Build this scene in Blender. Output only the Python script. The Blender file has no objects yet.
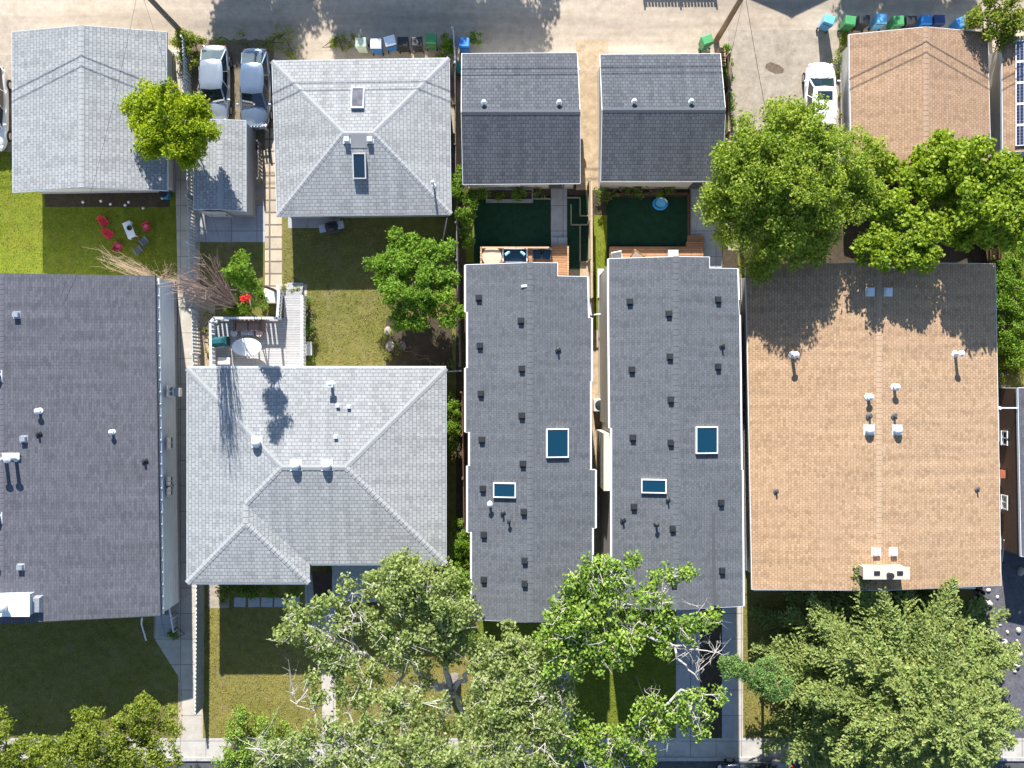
import bpy, math, random
import numpy as np
from mathutils import Vector, Matrix
random.seed(7); rng = np.random.default_rng(7)
SC = bpy.context.scene
COL = SC.collection
H = 58.0; F = 986.0            # camera height (m) and focal length (px): the view is straight down
SX, SY = 0.193, -1.623          # shadow displacement per metre of height
R = math.radians

def W(px, py, h=0.0):
    k = (H - h) / F
    return Vector(((px - 512) * k, (384 - py) * k, h))

# ------------------------------------------------------------------ materials
MATS = {}
def new_mat(name):
    m = bpy.data.materials.new(name); m.use_nodes = True
    nt = m.node_tree
    b = nt.nodes['Principled BSDF']
    b.inputs['Specular IOR Level'].default_value = 0.3
    MATS[name] = m
    return m, nt, b
def N(nt, t, **kw):
    n = nt.nodes.new(t)
    for k, v in kw.items():
        setattr(n, k, v)
    return n
def rgba(c): return (c[0], c[1], c[2], 1)
def noise(nt, scale, detail=4, rough=0.6, coord='Object', vec=None):
    n = N(nt, 'ShaderNodeTexNoise')
    n.inputs['Scale'].default_value = scale; n.inputs['Detail'].default_value = detail
    n.inputs['Roughness'].default_value = rough
    if vec is None:
        tc = N(nt, 'ShaderNodeTexCoord'); vec = tc.outputs[coord]
    nt.links.new(vec, n.inputs['Vector'])
    return n
def ramp(nt, src, stops):
    r = N(nt, 'ShaderNodeValToRGB')
    el = r.color_ramp.elements
    while len(el) < len(stops): el.new(0.5)
    for e, (p, c) in zip(el, stops):
        e.position = p; e.color = rgba(c)
    nt.links.new(src, r.inputs['Fac'])
    return r
def mixc(nt, fac, a, b, blend='MIX'):
    m = N(nt, 'ShaderNodeMix', data_type='RGBA', blend_type=blend)
    if isinstance(fac, (int, float)): m.inputs['Factor'].default_value = fac
    else: nt.links.new(fac, m.inputs['Factor'])
    for s, i in ((a, 6), (b, 7)):
        if isinstance(s, (tuple, list)): m.inputs[i].default_value = rgba(s)
        else: nt.links.new(s, m.inputs[i])
    return m.outputs[2]
def bump(nt, b, src, dist=0.02, strength=0.6):
    bn = N(nt, 'ShaderNodeBump'); bn.inputs['Distance'].default_value = dist
    bn.inputs['Strength'].default_value = strength
    nt.links.new(src, bn.inputs['Height']); nt.links.new(bn.outputs['Normal'], b.inputs['Normal'])

def plain(name, c, rough=0.6, var=0.12, scale=6.0, metal=0.0, spec=0.3, coat=0.0):
    """one colour with a little wear"""
    m, nt, b = new_mat(name)
    n = noise(nt, scale, 5)
    d = tuple(x * (1 - var) for x in c); l = tuple(min(1, x * (1 + var)) for x in c)
    r = ramp(nt, n.outputs['Fac'], [(0.3, d), (0.7, l)])
    nt.links.new(r.outputs['Color'], b.inputs['Base Color'])
    b.inputs['Roughness'].default_value = rough; b.inputs['Metallic'].default_value = metal
    b.inputs['Specular IOR Level'].default_value = spec
    b.inputs['Coat Weight'].default_value = coat
    b.inputs['Coat Roughness'].default_value = 0.06
    return m

def shingle(name, dark, mid, light, row=0.17, wid=0.3, stain=0.25, stainc=None, mortar=0.55, msize=0.018):
    m, nt, b = new_mat(name)
    tc = N(nt, 'ShaderNodeTexCoord')
    br = N(nt, 'ShaderNodeTexBrick'); br.offset = 0.5; br.squash = 1.0
    br.inputs['Scale'].default_value = 1.0
    br.inputs['Brick Width'].default_value = wid; br.inputs['Row Height'].default_value = row
    br.inputs['Mortar Size'].default_value = msize; br.inputs['Mortar Smooth'].default_value = 0.3
    br.inputs['Color1'].default_value = (0, 0, 0, 1); br.inputs['Color2'].default_value = (1, 1, 1, 1)
    br.inputs['Mortar'].default_value = (0.5, 0.5, 0.5, 1)
    # slightly wavy courses
    nw = noise(nt, 0.7, 2, coord='UV')
    vm = N(nt, 'ShaderNodeVectorMath', operation='SCALE'); vm.inputs['Scale'].default_value = 0.05
    nt.links.new(nw.outputs['Color'], vm.inputs[0])
    va = N(nt, 'ShaderNodeVectorMath', operation='ADD')
    nt.links.new(tc.outputs['UV'], va.inputs[0]); nt.links.new(vm.outputs[0], va.inputs[1])
    nt.links.new(va.outputs[0], br.inputs['Vector'])
    r = ramp(nt, br.outputs['Color'], [(0.0, tuple(x * 0.86 for x in dark)), (0.28, mid), (1.0, light)])
    n2 = noise(nt, 13.0, 6, 0.8, 'UV')
    g = mixc(nt, 0.55, r.outputs['Color'], ramp(nt, n2.outputs['Fac'], [(0.32, tuple(x * 0.8 for x in dark)), (0.5, mid), (0.68, tuple(x * 1.12 for x in light))]).outputs['Color'])
    dm = tuple(x * mortar for x in dark)
    g = mixc(nt, br.outputs['Fac'], g, dm)
    n3 = noise(nt, 0.35, 6, 0.7, 'UV')
    sc = stainc or tuple(x * 0.72 for x in mid)
    mr = N(nt, 'ShaderNodeMapRange'); mr.inputs[1].default_value = 0.45; mr.inputs[2].default_value = 0.8
    mr.inputs[4].default_value = stain * 3
    nt.links.new(n3.outputs['Fac'], mr.inputs[0])
    g = mixc(nt, mr.outputs[0], g, sc)
    # streaks of weathering running down the slope
    mp = N(nt, 'ShaderNodeMapping'); mp.inputs['Scale'].default_value = (2.2, 0.12, 1)
    nt.links.new(tc.outputs['UV'], mp.inputs['Vector'])
    n4 = noise(nt, 1.0, 5, 0.7, vec=mp.outputs['Vector'])
    g = mixc(nt, 0.55, g, ramp(nt, n4.outputs['Fac'], [(0.35, (0.70,) * 3), (0.65, (1.14,) * 3)]).outputs['Color'], 'MULTIPLY')
    nt.links.new(g, b.inputs['Base Color']); b.inputs['Roughness'].default_value = 0.92
    b.inputs['Specular IOR Level'].default_value = 0.15
    inv = N(nt, 'ShaderNodeMath', operation='SUBTRACT'); inv.inputs[0].default_value = 1.0
    nt.links.new(br.outputs['Fac'], inv.inputs[1])
    ad = N(nt, 'ShaderNodeMath', operation='MULTIPLY_ADD'); ad.inputs[1].default_value = 0.5
    nt.links.new(n2.outputs['Fac'], ad.inputs[0]); nt.links.new(inv.outputs[0], ad.inputs[2])
    bump(nt, b, ad.outputs[0], 0.012, 0.45)
    return m

TUFT = 0.75
def ground(name, stops, fine=(14, 0.5), big=0.35, bigc=None, bigmix=0.5, rough=0.95, bumpd=0.03, patches=None, streak=None):
    m, nt, b = new_mat(name)
    n1 = noise(nt, fine[0], 8, 0.8)
    g = ramp(nt, n1.outputs['Fac'], stops).outputs['Color']
    n2 = noise(nt, big, 7, 0.68)
    if bigc:
        mr = N(nt, 'ShaderNodeMapRange'); mr.inputs[1].default_value = 0.42; mr.inputs[2].default_value = 0.66
        mr.inputs[4].default_value = bigmix
        nt.links.new(n2.outputs['Fac'], mr.inputs[0])
        g = mixc(nt, mr.outputs[0], g, mixc(nt, fine[1], bigc, g, 'MULTIPLY') if False else bigc)
    if patches:
        n6 = noise(nt, patches[1], 9, 0.72)
        mr6 = N(nt, 'ShaderNodeMapRange'); mr6.inputs[1].default_value = 0.53; mr6.inputs[2].default_value = 0.64; mr6.inputs[4].default_value = patches[2]
        nt.links.new(n6.outputs['Fac'], mr6.inputs[0]); g = mixc(nt, mr6.outputs[0], g, patches[0])
    if streak:
        tcs = N(nt, 'ShaderNodeTexCoord'); mps = N(nt, 'ShaderNodeMapping'); mps.inputs['Scale'].default_value = streak
        nt.links.new(tcs.outputs['Object'], mps.inputs['Vector'])
        ns = noise(nt, 1.0, 5, 0.6, vec=mps.outputs['Vector'])
        g = mixc(nt, 0.8, g, ramp(nt, ns.outputs['Fac'], [(0.36, (0.70,) * 3), (0.62, (1.14,) * 3)]).outputs['Color'], 'MULTIPLY')
    n4 = noise(nt, 2.2, 8, 0.75)
    g = mixc(nt, TUFT, g, ramp(nt, n4.outputs['Fac'], [(0.32, (0.55,) * 3), (0.68, (1.25,) * 3)]).outputs['Color'], 'MULTIPLY')
    n5 = noise(nt, 45, 3, 0.9)
    g = mixc(nt, TUFT * 0.66, g, ramp(nt, n5.outputs['Fac'], [(0.3, (0.55,) * 3), (0.7, (1.35,) * 3)]).outputs['Color'], 'MULTIPLY')
    nt.links.new(g, b.inputs['Base Color']); b.inputs['Roughness'].default_value = rough
    b.inputs['Specular IOR Level'].default_value = 0.1
    bump(nt, b, n1.outputs['Fac'], bumpd, 0.7)
    return m

def boards(name, c, wid=0.14, along='y', gap=0.012, var=0.22, coord='Object', rough=0.8):
    """planks as a material: each board its own tone, dark joints"""
    m, nt, b = new_mat(name)
    tc = N(nt, 'ShaderNodeTexCoord')
    mp = N(nt, 'ShaderNodeMapping')
    if along == 'x': mp.inputs['Rotation'].default_value = (0, 0, 0)
    else: mp.inputs['Rotation'].default_value = (0, 0, R(90))
    nt.links.new(tc.outputs[coord], mp.inputs['Vector'])
    br = N(nt, 'ShaderNodeTexBrick'); br.offset = 0.37
    br.inputs['Scale'].default_value = 1; br.inputs['Brick Width'].default_value = 3.2
    br.inputs['Row Height'].default_value = wid; br.inputs['Mortar Size'].default_value = gap
    br.inputs['Color1'].default_value = rgba(tuple(x * (1 - var) for x in c))
    br.inputs['Color2'].default_value = rgba(tuple(x * (1 + var) for x in c))
    br.inputs['Mortar'].default_value = rgba(tuple(x * 0.25 for x in c))
    nt.links.new(mp.outputs['Vector'], br.inputs['Vector'])
    n = noise(nt, 5, 6, 0.7)
    g = mixc(nt, 0.5, br.outputs['Color'], ramp(nt, n.outputs['Fac'], [(0.3, (0.7,) * 3), (0.7, (1.2,) * 3)]).outputs['Color'], 'MULTIPLY')
    nt.links.new(g, b.inputs['Base Color']); b.inputs['Roughness'].default_value = rough
    bump(nt, b, br.outputs['Fac'], -0.01, 0.5)
    return m

def siding(name, c, row=0.18, horizontal=True):
    m, nt, b = new_mat(name)
    tc = N(nt, 'ShaderNodeTexCoord'); sp = N(nt, 'ShaderNodeSeparateXYZ')
    nt.links.new(tc.outputs['Object'], sp.inputs[0])
    mu = N(nt, 'ShaderNodeMath', operation='MULTIPLY'); mu.inputs[1].default_value = 1 / row
    if horizontal: nt.links.new(sp.outputs['Z'], mu.inputs[0])
    else:
        ad = N(nt, 'ShaderNodeMath', operation='ADD')
        nt.links.new(sp.outputs['X'], ad.inputs[0]); nt.links.new(sp.outputs['Y'], ad.inputs[1])
        nt.links.new(ad.outputs[0], mu.inputs[0])
    fr = N(nt, 'ShaderNodeMath', operation='FRACT'); nt.links.new(mu.outputs[0], fr.inputs[0])
    n = noise(nt, 1.5, 6)
    r = ramp(nt, fr.outputs[0], [(0.0, tuple(x * 0.6 for x in c)), (0.1, c), (1.0, tuple(min(1, x * 1.05) for x in c))])
    g = mixc(nt, 0.5, r.outputs['Color'], ramp(nt, n.outputs['Fac'], [(0.3, (0.82,) * 3), (0.7, (1.08,) * 3)]).outputs['Color'], 'MULTIPLY')
    nt.links.new(g, b.inputs['Base Color']); b.inputs['Roughness'].default_value = 0.7
    bump(nt, b, fr.outputs[0], 0.015, 0.6)
    return m

def pavers(name, c, w=0.9, hgt=0.9, offset=0.0, gap=0.02, var=0.15, joint=0.35):
    m, nt, b = new_mat(name)
    tc = N(nt, 'ShaderNodeTexCoord')
    br = N(nt, 'ShaderNodeTexBrick'); br.offset = offset
    br.inputs['Scale'].default_value = 1; br.inputs['Brick Width'].default_value = w
    br.inputs['Row Height'].default_value = hgt; br.inputs['Mortar Size'].default_value = gap
    br.inputs['Color1'].default_value = rgba(tuple(x * (1 - var) for x in c))
    br.inputs['Color2'].default_value = rgba(tuple(x * (1 + var) for x in c))
    br.inputs['Mortar'].default_value = rgba(tuple(x * joint for x in c))
    nt.links.new(tc.outputs['Object'], br.inputs['Vector'])
    n = noise(nt, 1.3, 8, 0.7); n2 = noise(nt, 25, 4, 0.8)
    g = mixc(nt, 0.7, br.outputs['Color'], ramp(nt, n.outputs['Fac'], [(0.3, (0.68,) * 3), (0.7, (1.15,) * 3)]).outputs['Color'], 'MULTIPLY')
    g = mixc(nt, 0.5, g, ramp(nt, n2.outputs['Fac'], [(0.3, (0.7,) * 3), (0.7, (1.2,) * 3)]).outputs['Color'], 'MULTIPLY')
    nt.links.new(g, b.inputs['Base Color']); b.inputs['Roughness'].default_value = 0.9
    bump(nt, b, br.outputs['Fac'], -0.015, 0.5)
    return m

def glass(name, c, rough=0.05):
    m, nt, b = new_mat(name)
    b.inputs['Base Color'].default_value = rgba(c); b.inputs['Roughness'].default_value = rough
    b.inputs['Specular IOR Level'].default_value = 0.8
    b.inputs['Coat Weight'].default_value = 0.6; b.inputs['Coat Roughness'].default_value = 0.02
    return m

def leafmat(name, cols, trans=0.5, nscale=0.7, rough=0.55, gain=1.55):
    cols = [tuple(min(0.9, x * gain) for x in c) for c in cols]
    m, nt, b = new_mat(name)
    geo = N(nt, 'ShaderNodeNewGeometry')
    n = noise(nt, nscale, 3)
    ad = N(nt, 'ShaderNodeMath', operation='MULTIPLY_ADD'); ad.inputs[1].default_value = 0.55
    nt.links.new(geo.outputs['Random Per Island'], ad.inputs[0])
    mu = N(nt, 'ShaderNodeMath', operation='MULTIPLY'); mu.inputs[1].default_value = 0.55
    nt.links.new(n.outputs['Fac'], mu.inputs[0]); nt.links.new(mu.outputs[0], ad.inputs[2])
    k = len(cols)
    r = ramp(nt, ad.outputs[0], [(0.12 + 0.76 * i / (k - 1), c) for i, c in enumerate(cols)])
    nt.links.new(r.outputs['Color'], b.inputs['Base Color'])
    b.inputs['Roughness'].default_value = rough
    tr = N(nt, 'ShaderNodeBsdfTranslucent')
    tcn = mixc(nt, 0.5, r.outputs['Color'], (1.0, 1.0, 0.25), 'MULTIPLY')
    nt.links.new(tcn, tr.inputs['Color'])
    mx = N(nt, 'ShaderNodeMixShader'); mx.inputs[0].default_value = trans
    out = nt.nodes['Material Output']
    nt.links.new(b.outputs[0], mx.inputs[1]); nt.links.new(tr.outputs[0], mx.inputs[2])
    nt.links.new(mx.outputs[0], out.inputs['Surface'])
    return m

def bark(name, c1, c2):
    m, nt, b = new_mat(name)
    n = noise(nt, 7, 6, 0.7)
    r = ramp(nt, n.outputs['Fac'], [(0.35, c1), (0.65, c2)])
    nt.links.new(r.outputs['Color'], b.inputs['Base Color']); b.inputs['Roughness'].default_value = 0.9
    bump(nt, b, n.outputs['Fac'], 0.03, 0.7)
    return m

# ------------------------------------------------------------------ mesh builder
class MB:
    def __init__(s): s.v = []; s.f = []; s.uv = []; s.mi = []
    def add(s, vs, fs, uvs=None, mi=0):
        o = len(s.v); s.v += [tuple(v) for v in vs]
        for i, f in enumerate(fs):
            s.f.append([o + j for j in f]); s.uv.append(uvs[i] if uvs else None); s.mi.append(mi)
        return s
    def box(s, x0, x1, y0, y1, z0, z1, mi=0):
        v = [(x0, y0, z0), (x1, y0, z0), (x1, y1, z0), (x0, y1, z0), (x0, y0, z1), (x1, y0, z1), (x1, y1, z1), (x0, y1, z1)]
        return s.add(v, [(3, 2, 1, 0), (4, 5, 6, 7), (0, 1, 5, 4), (1, 2, 6, 5), (2, 3, 7, 6), (3, 0, 4, 7)], mi=mi)
    def obb(s, c, sz, rz=0.0, tilt=None, mi=0, taper=1.0):
        """box centred in x, y with its base at c.z"""
        a, b, h = sz[0] / 2, sz[1] / 2, sz[2]
        M = Matrix.Rotation(rz, 3, 'Z')
        if tilt: M = M @ Matrix.Rotation(tilt[1], 3, tilt[0])
        P = []
        for z, t in ((0, 1.0), (h, taper)):
            for x, y in ((-a, -b), (a, -b), (a, b), (-a, b)):
                P.append(Vector(c) + M @ Vector((x * t, y * t, z)))
        return s.add(P, [(3, 2, 1, 0), (4, 5, 6, 7), (0, 1, 5, 4), (1, 2, 6, 5), (2, 3, 7, 6), (3, 0, 4, 7)], mi=mi)
    def prism(s, poly, z0, z1, mi=0):
        n = len(poly)
        a = sum(poly[i][0] * poly[(i + 1) % n][1] - poly[(i + 1) % n][0] * poly[i][1] for i in range(n))
        if a < 0: poly = poly[::-1]
        v = [(p[0], p[1], z0) for p in poly] + [(p[0], p[1], z1) for p in poly]
        fs = [tuple(range(n))[::-1], tuple(range(n, 2 * n))] + [(i, (i + 1) % n, n + (i + 1) % n, n + i) for i in range(n)]
        return s.add(v, fs, mi=mi)
    def tube(s, pts, rad, n=6, mi=0):
        pts = [Vector(p) for p in pts]
        if not isinstance(rad, (list, tuple)): rad = [rad] * len(pts)
        v = []; k = len(pts)
        for i, p in enumerate(pts):
            d = (pts[min(i + 1, k - 1)] - pts[max(i - 1, 0)])
            if d.length < 1e-6: d = Vector((0, 0, 1))
            d.normalize()
            a = d.cross(Vector((0, 0, 1)) if abs(d.z) < 0.9 else Vector((1, 0, 0))).normalized(); b = d.cross(a)
            for j in range(n):
                t = 2 * math.pi * j / n
                v.append(p + (a * math.cos(t) + b * math.sin(t)) * rad[i])
        fs = []
        for i in range(k - 1):
            for j in range(n):
                fs.append((i * n + j, i * n + (j + 1) % n, (i + 1) * n + (j + 1) % n, (i + 1) * n + j))
        fs.append(tuple(range(n))[::-1]); fs.append(tuple((k - 1) * n + j for j in range(n)))
        return s.add(v, fs, mi=mi)
    def lathe(s, c, prof, n=14, mi=0, sx=1.0, sy=1.0, rz=0.0):
        v = []; k = len(prof); ca, sa = math.cos(rz), math.sin(rz)
        for r, z in prof:
            for j in range(n):
                t = 2 * math.pi * j / n
                x, y = r * math.cos(t) * sx, r * math.sin(t) * sy
                v.append((c[0] + x * ca - y * sa, c[1] + x * sa + y * ca, c[2] + z))
        fs = []
        for i in range(k - 1):
            for j in range(n):
                fs.append((i * n + j, i * n + (j + 1) % n, (i + 1) * n + (j + 1) % n, (i + 1) * n + j))
        fs.append(tuple(range(n))[::-1]); fs.append(tuple((k - 1) * n + j for j in range(n)))
        return s.add(v, fs, mi=mi)
    def build(s, name, mat, parent=None, local=False, smooth=False, bevel=0.0, subsurf=0):
        me = bpy.data.meshes.new(name)
        off = Vector((0, 0, 0))
        if parent is not None and not local:
            p = parent
            while p is not None: off += p.location; p = p.parent
        me.from_pydata([(v[0] - off.x, v[1] - off.y, v[2] - off.z) for v in s.v], [], s.f)
        mats = mat if isinstance(mat, (list, tuple)) else [mat]
        for m in mats: me.materials.append(m)
        if any(u is not None for u in s.uv):
            lay = me.uv_layers.new(name='UVMap'); li = 0
            for f, u in zip(s.f, s.uv):
                for j in range(len(f)):
                    if u is not None: lay.data[li].uv = u[j]
                    li += 1
        for p, mi in zip(me.polygons, s.mi):
            p.material_index = mi; p.use_smooth = smooth
        me.update()
        o = bpy.data.objects.new(name, me); COL.objects.link(o)
        if parent is not None: o.parent = parent
        if bevel:
            md = o.modifiers.new('bevel', 'BEVEL'); md.width = bevel; md.segments = 2; md.limit_method = 'ANGLE'
        if subsurf:
            md = o.modifiers.new('sub', 'SUBSURF'); md.levels = subsurf; md.render_levels = subsurf
        return o

def tag(o, label, cat, group=None):
    o['label'] = label; o['category'] = cat
    if group: o['group'] = group
    return o
def thing(name, label, cat, loc, rz=0.0, group=None):
    o = bpy.data.objects.new(name, None); COL.objects.link(o)
    o.location = loc; o.rotation_euler = (0, 0, rz); o.empty_display_size = 0.3
    return tag(o, label, cat, group)
def struct(o): o['kind'] = 'structure'; return o
def copy_thing(o, label, loc, rz=None, cat=None):
    def rec(src, par):
        c = src.copy(); COL.objects.link(c)
        if par is not None: c.parent = par
        for ch in list(src.children): rec(ch, c)
        return c
    c = rec(o, None); c.location = loc
    if rz is not None: c.rotation_euler = (0, 0, rz)
    c['label'] = label
    if cat: c['category'] = cat
    return c

ZLEV = [0]
def patch(name, pts, mat, z):
    """a sheet of ground, its outline given in photo pixels at ground level"""
    ZLEV[0] += 1; z += ZLEV[0] * 0.00006
    poly = [W(*p) for p in pts]
    a = sum(poly[i].x * poly[(i + 1) % len(poly)].y - poly[(i + 1) % len(poly)].x * poly[i].y for i in range(len(poly)))
    if a < 0: poly = poly[::-1]
    m = MB(); m.add([(p.x, p.y, z) for p in poly], [tuple(range(len(poly)))])
    return struct(m.build(name, mat))
def rect(x0, y0, x1, y1): return [(x0, y0), (x1, y0), (x1, y1), (x0, y1)]

# ------------------------------------------------------------------ roofs and walls
def face_uv(pts):
    n = Vector((0, 0, 0)); k = len(pts)
    for i in range(k): n += Vector(pts[i]).cross(Vector(pts[(i + 1) % k]))
    n.normalize()
    if n.z < 0: n = -n
    u = Vector((0, 0, 1)).cross(n)
    if u.length < 1e-4: u = Vector((1, 0, 0))
    u.normalize(); v = n.cross(u)
    return [(Vector(p).dot(u), Vector(p).dot(v)) for p in pts]
def up(pts):
    n = Vector((0, 0, 0)); k = len(pts)
    for i in range(k): n += Vector(pts[i]).cross(Vector(pts[(i + 1) % k]))
    return pts if n.z > 0 else pts[::-1]
def make_roof(parent, faces, mat, fmat, t=0.2, lip=0.03):
    faces = [up([Vector(p) for p in f]) for f in faces]
    m = MB()
    for f in faces: m.add(f, [tuple(range(len(f)))], [face_uv(f)])
    ro = m.build('roof', mat, parent)
    key = lambda p: (round(p.x, 2), round(p.y, 2), round(p.z, 2))
    ed = {}
    for f in faces:
        for i in range(len(f)):
            a, b = f[i], f[(i + 1) % len(f)]
            ed.setdefault(frozenset((key(a), key(b))), []).append((a, b))
    fm = MB()
    for k_, l in ed.items():
        if len(l) == 1:
            a, b = l[0]
            d = (b - a); d.z = 0
            if d.length < 1e-4: continue
            d.normalize(); o = Vector((d.y, -d.x, 0)) * lip
            A0, B0 = a - Vector((0, 0, 0.012)), b - Vector((0, 0, 0.012))
            e = d * lip
            top = [A0 - e, B0 + e, B0 + e + o, A0 - e + o]
            bot = [p - Vector((0, 0, t)) for p in top]
            fm.add(top + bot, [(0, 3, 2, 1), (4, 5, 6, 7), (3, 7, 6, 2), (0, 1, 5, 4), (0, 4, 7, 3), (1, 2, 6, 5)])
    sof = MB()
    for f in faces: sof.add([p - Vector((0, 0, t * 0.8)) for p in f[::-1]], [tuple(range(len(f)))])
    fm.build('fascia', fmat, ro); sof.build('soffit', fmat, ro)
    return ro
CAPS = {}
def caps(roof, lines, mat, w=0.17, step=0.28, drop=0.3, lift=0.035):
    m = MB()
    for a, b in lines:
        a, b = Vector(a), Vector(b); d = b - a; L = d.length; d.normalize()
        s = d.cross(Vector((0, 0, 1))).normalized()
        n = max(1, int(L / step)); st = L / n
        for i in range(n):
            p0 = a + d * st * i; p1 = a + d * st * (i + 1.08)
            hgt0, hgt1 = lift, lift * 0.35
            dz = Vector((0, 0, 1))
            q = [p0 - s * w + dz * (hgt0 - drop * w), p0 + dz * (hgt0 + 0.01), p0 + s * w + dz * (hgt0 - drop * w),
                 p1 - s * w + dz * (hgt1 - drop * w), p1 + dz * (hgt1 + 0.01), p1 + s * w + dz * (hgt1 - drop * w)]
            lo = [q[0] - dz * 0.05, q[2] - dz * 0.05]
            m.add(q + lo, [(0, 3, 4, 1), (1, 4, 5, 2), (0, 1, 2, 7, 6)], [[(0.1 * i, 0)] * 4, [(0.1 * i, 0)] * 4, [(0, 0)] * 5])
    return m.build('ridge_cap', CAPS.get(mat.name, mat), roof)
def clip(poly, axis, c, keep):
    """keep the side of an outline below (-1) or above (+1) the line axis = c"""
    out = []; n = len(poly)
    for i in range(n):
        a, b = poly[i], poly[(i + 1) % n]
        da, db = (a[axis] - c) * keep, (b[axis] - c) * keep
        if da >= 0: out.append(a)
        if (da > 0 and db < 0) or (da < 0 and db > 0):
            t = da / (da - db); out.append((a[0] + (b[0] - a[0]) * t, a[1] + (b[1] - a[1]) * t))
    return out
def inset(poly, d):
    n = len(poly)
    a = sum(poly[i][0] * poly[(i + 1) % n][1] - poly[(i + 1) % n][0] * poly[i][1] for i in range(n))
    if a < 0: poly = poly[::-1]
    out = []
    for i in range(n):
        p0, p1, p2 = Vector(poly[i - 1]), Vector(poly[i]), Vector(poly[(i + 1) % n])
        d1 = (p1 - p0).normalized(); d2 = (p2 - p1).normalized()
        n1 = Vector((-d1.y, d1.x)); n2 = Vector((-d2.y, d2.x))
        den = d1.x * d2.y - d1.y * d2.x
        if abs(den) < 1e-4: out.append(tuple(p1 + n1 * d)); continue
        q1 = p0 + n1 * d; q2 = p1 + n2 * d
        t = ((q2.x - q1.x) * d2.y - (q2.y - q1.y) * d2.x) / den
        out.append(tuple(q1 + d1 * t))
    return out
def make_walls(parent, poly, zf, mat, fmat, t=0.2):
    m = MB(); f = MB(); n = len(poly)
    for i in range(n):
        a, b = Vector(poly[i]), Vector(poly[(i + 1) % n])
        L = (b - a).length; k = max(1, int(L / 0.8))
        for j in range(k):
            p, q = a + (b - a) * (j / k), a + (b - a) * ((j + 1) / k)
            m.add([(p.x, p.y, 0.35), (q.x, q.y, 0.35), (q.x, q.y, zf(q.x, q.y) - t), (p.x, p.y, zf(p.x, p.y) - t)], [(0, 1, 2, 3)])
    ins = inset(poly, -0.03)
    f.prism(ins, -0.1, 0.35)
    w = m.build('wall', mat, parent); f.build('foundation', fmat, parent)
    return w
def add_window(parent, x, y, z, nx, ny, w, h, fmat, gmat, name='window'):
    """frame proud of the wall, pane in it"""
    tx, ty = -ny, nx
    fr = MB()
    def slab(u0, u1, z0, z1, d0, d1, mb):
        P = []
        for d in (d0, d1):
            for u, zz in ((u0, z0), (u1, z0), (u1, z1), (u0, z1)):
                P.append((x + tx * u + nx * d, y + ty * u + ny * d, z + zz))
        mb.add(P, [(3, 2, 1, 0), (4, 5, 6, 7), (0, 1, 5, 4), (1, 2, 6, 5), (2, 3, 7, 6), (3, 0, 4, 7)])
    b = 0.07
    slab(-w / 2 - b, w / 2 + b, h / 2, h / 2 + b, 0.004, 0.06, fr); slab(-w / 2 - b, w / 2 + b, -h / 2 - b, -h / 2, 0.004, 0.09, fr)
    slab(-w / 2 - b, -w / 2, -h / 2, h / 2, 0.004, 0.06, fr); slab(w / 2, w / 2 + b, -h / 2, h / 2, 0.004, 0.06, fr)
    slab(-0.02, 0.02, -h / 2, h / 2, 0.004, 0.05, fr)
    o = fr.build(name, fmat, parent)
    pn = MB(); slab(-w / 2, w / 2, -h / 2, h / 2, 0.003, 0.02, pn); pn.build('pane', gmat, o)
    return o
def add_door(parent, x, y, z0, nx, ny, w, h, mat, hmat, name='door'):
    tx, ty = -ny, nx; m = MB()
    def slab(u0, u1, za, zb, d0, d1, mb):
        P = []
        for d in (d0, d1):
            for u, zz in ((u0, za), (u1, za), (u1, zb), (u0, zb)):
                P.append((x + tx * u + nx * d, y + ty * u + ny * d, z0 + zz))
        mb.add(P, [(3, 2, 1, 0), (4, 5, 6, 7), (0, 1, 5, 4), (1, 2, 6, 5), (2, 3, 7, 6), (3, 0, 4, 7)])
    slab(-w / 2, w / 2, 0, h, 0.004, 0.05, m)
    for r_ in range(3): slab(-w / 2 + 0.1, w / 2 - 0.1, 0.15 + r_ * h / 3.2, 0.15 + (r_ + 0.8) * h / 3.2, 0.05, 0.065, m)
    o = m.build(name, mat, parent)
    k = MB(); slab(w / 2 - 0.14, w / 2 - 0.08, h * 0.45, h * 0.5, 0.065, 0.13, k); k.build('handle', hmat, o)
    return o
def on_roof(px, py, zf, h0=3.0):
    h = h0
    for _ in range(8):
        p = W(px, py, h); h = zf(p.x, p.y)
    return W(px, py, h)
def slope_at(zf, p):
    e = 0.05
    return Vector((-(zf(p.x + e, p.y) - zf(p.x - e, p.y)) / (2 * e), -(zf(p.x, p.y + e) - zf(p.x, p.y - e)) / (2 * e), 1)).normalized()
# ------------------------------------------------------------------ palette
g_light = shingle('light_grey_shingle', (0.198, 0.203, 0.207), (0.280, 0.286, 0.290), (0.338, 0.344, 0.348), row=0.2, wid=0.3, stain=0.10, mortar=0.8, msize=0.018)
g_dark = shingle('charcoal_shingle', (0.078, 0.083, 0.092), (0.105, 0.111, 0.121), (0.136, 0.142, 0.154), row=0.14, wid=0.22, stain=0.08, mortar=0.85, msize=0.008)
g_garage = shingle('slate_shingle', (0.060, 0.066, 0.078), (0.088, 0.095, 0.109), (0.120, 0.128, 0.143), row=0.2, wid=0.26, stain=0.08, mortar=0.62, msize=0.014)
g_mauve = shingle('mauve_grey_shingle', (0.068, 0.070, 0.084), (0.091, 0.093, 0.109), (0.135, 0.137, 0.155), row=0.14, wid=0.34, stain=0.15, stainc=(0.078, 0.076, 0.086), mortar=0.85, msize=0.009)
g_tan = shingle('tan_shingle', (0.255, 0.162, 0.095), (0.365, 0.240, 0.145), (0.47, 0.328, 0.212), row=0.15, wid=0.22, stain=0.09, stainc=(0.33, 0.215, 0.15), mortar=0.82, msize=0.010)
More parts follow.
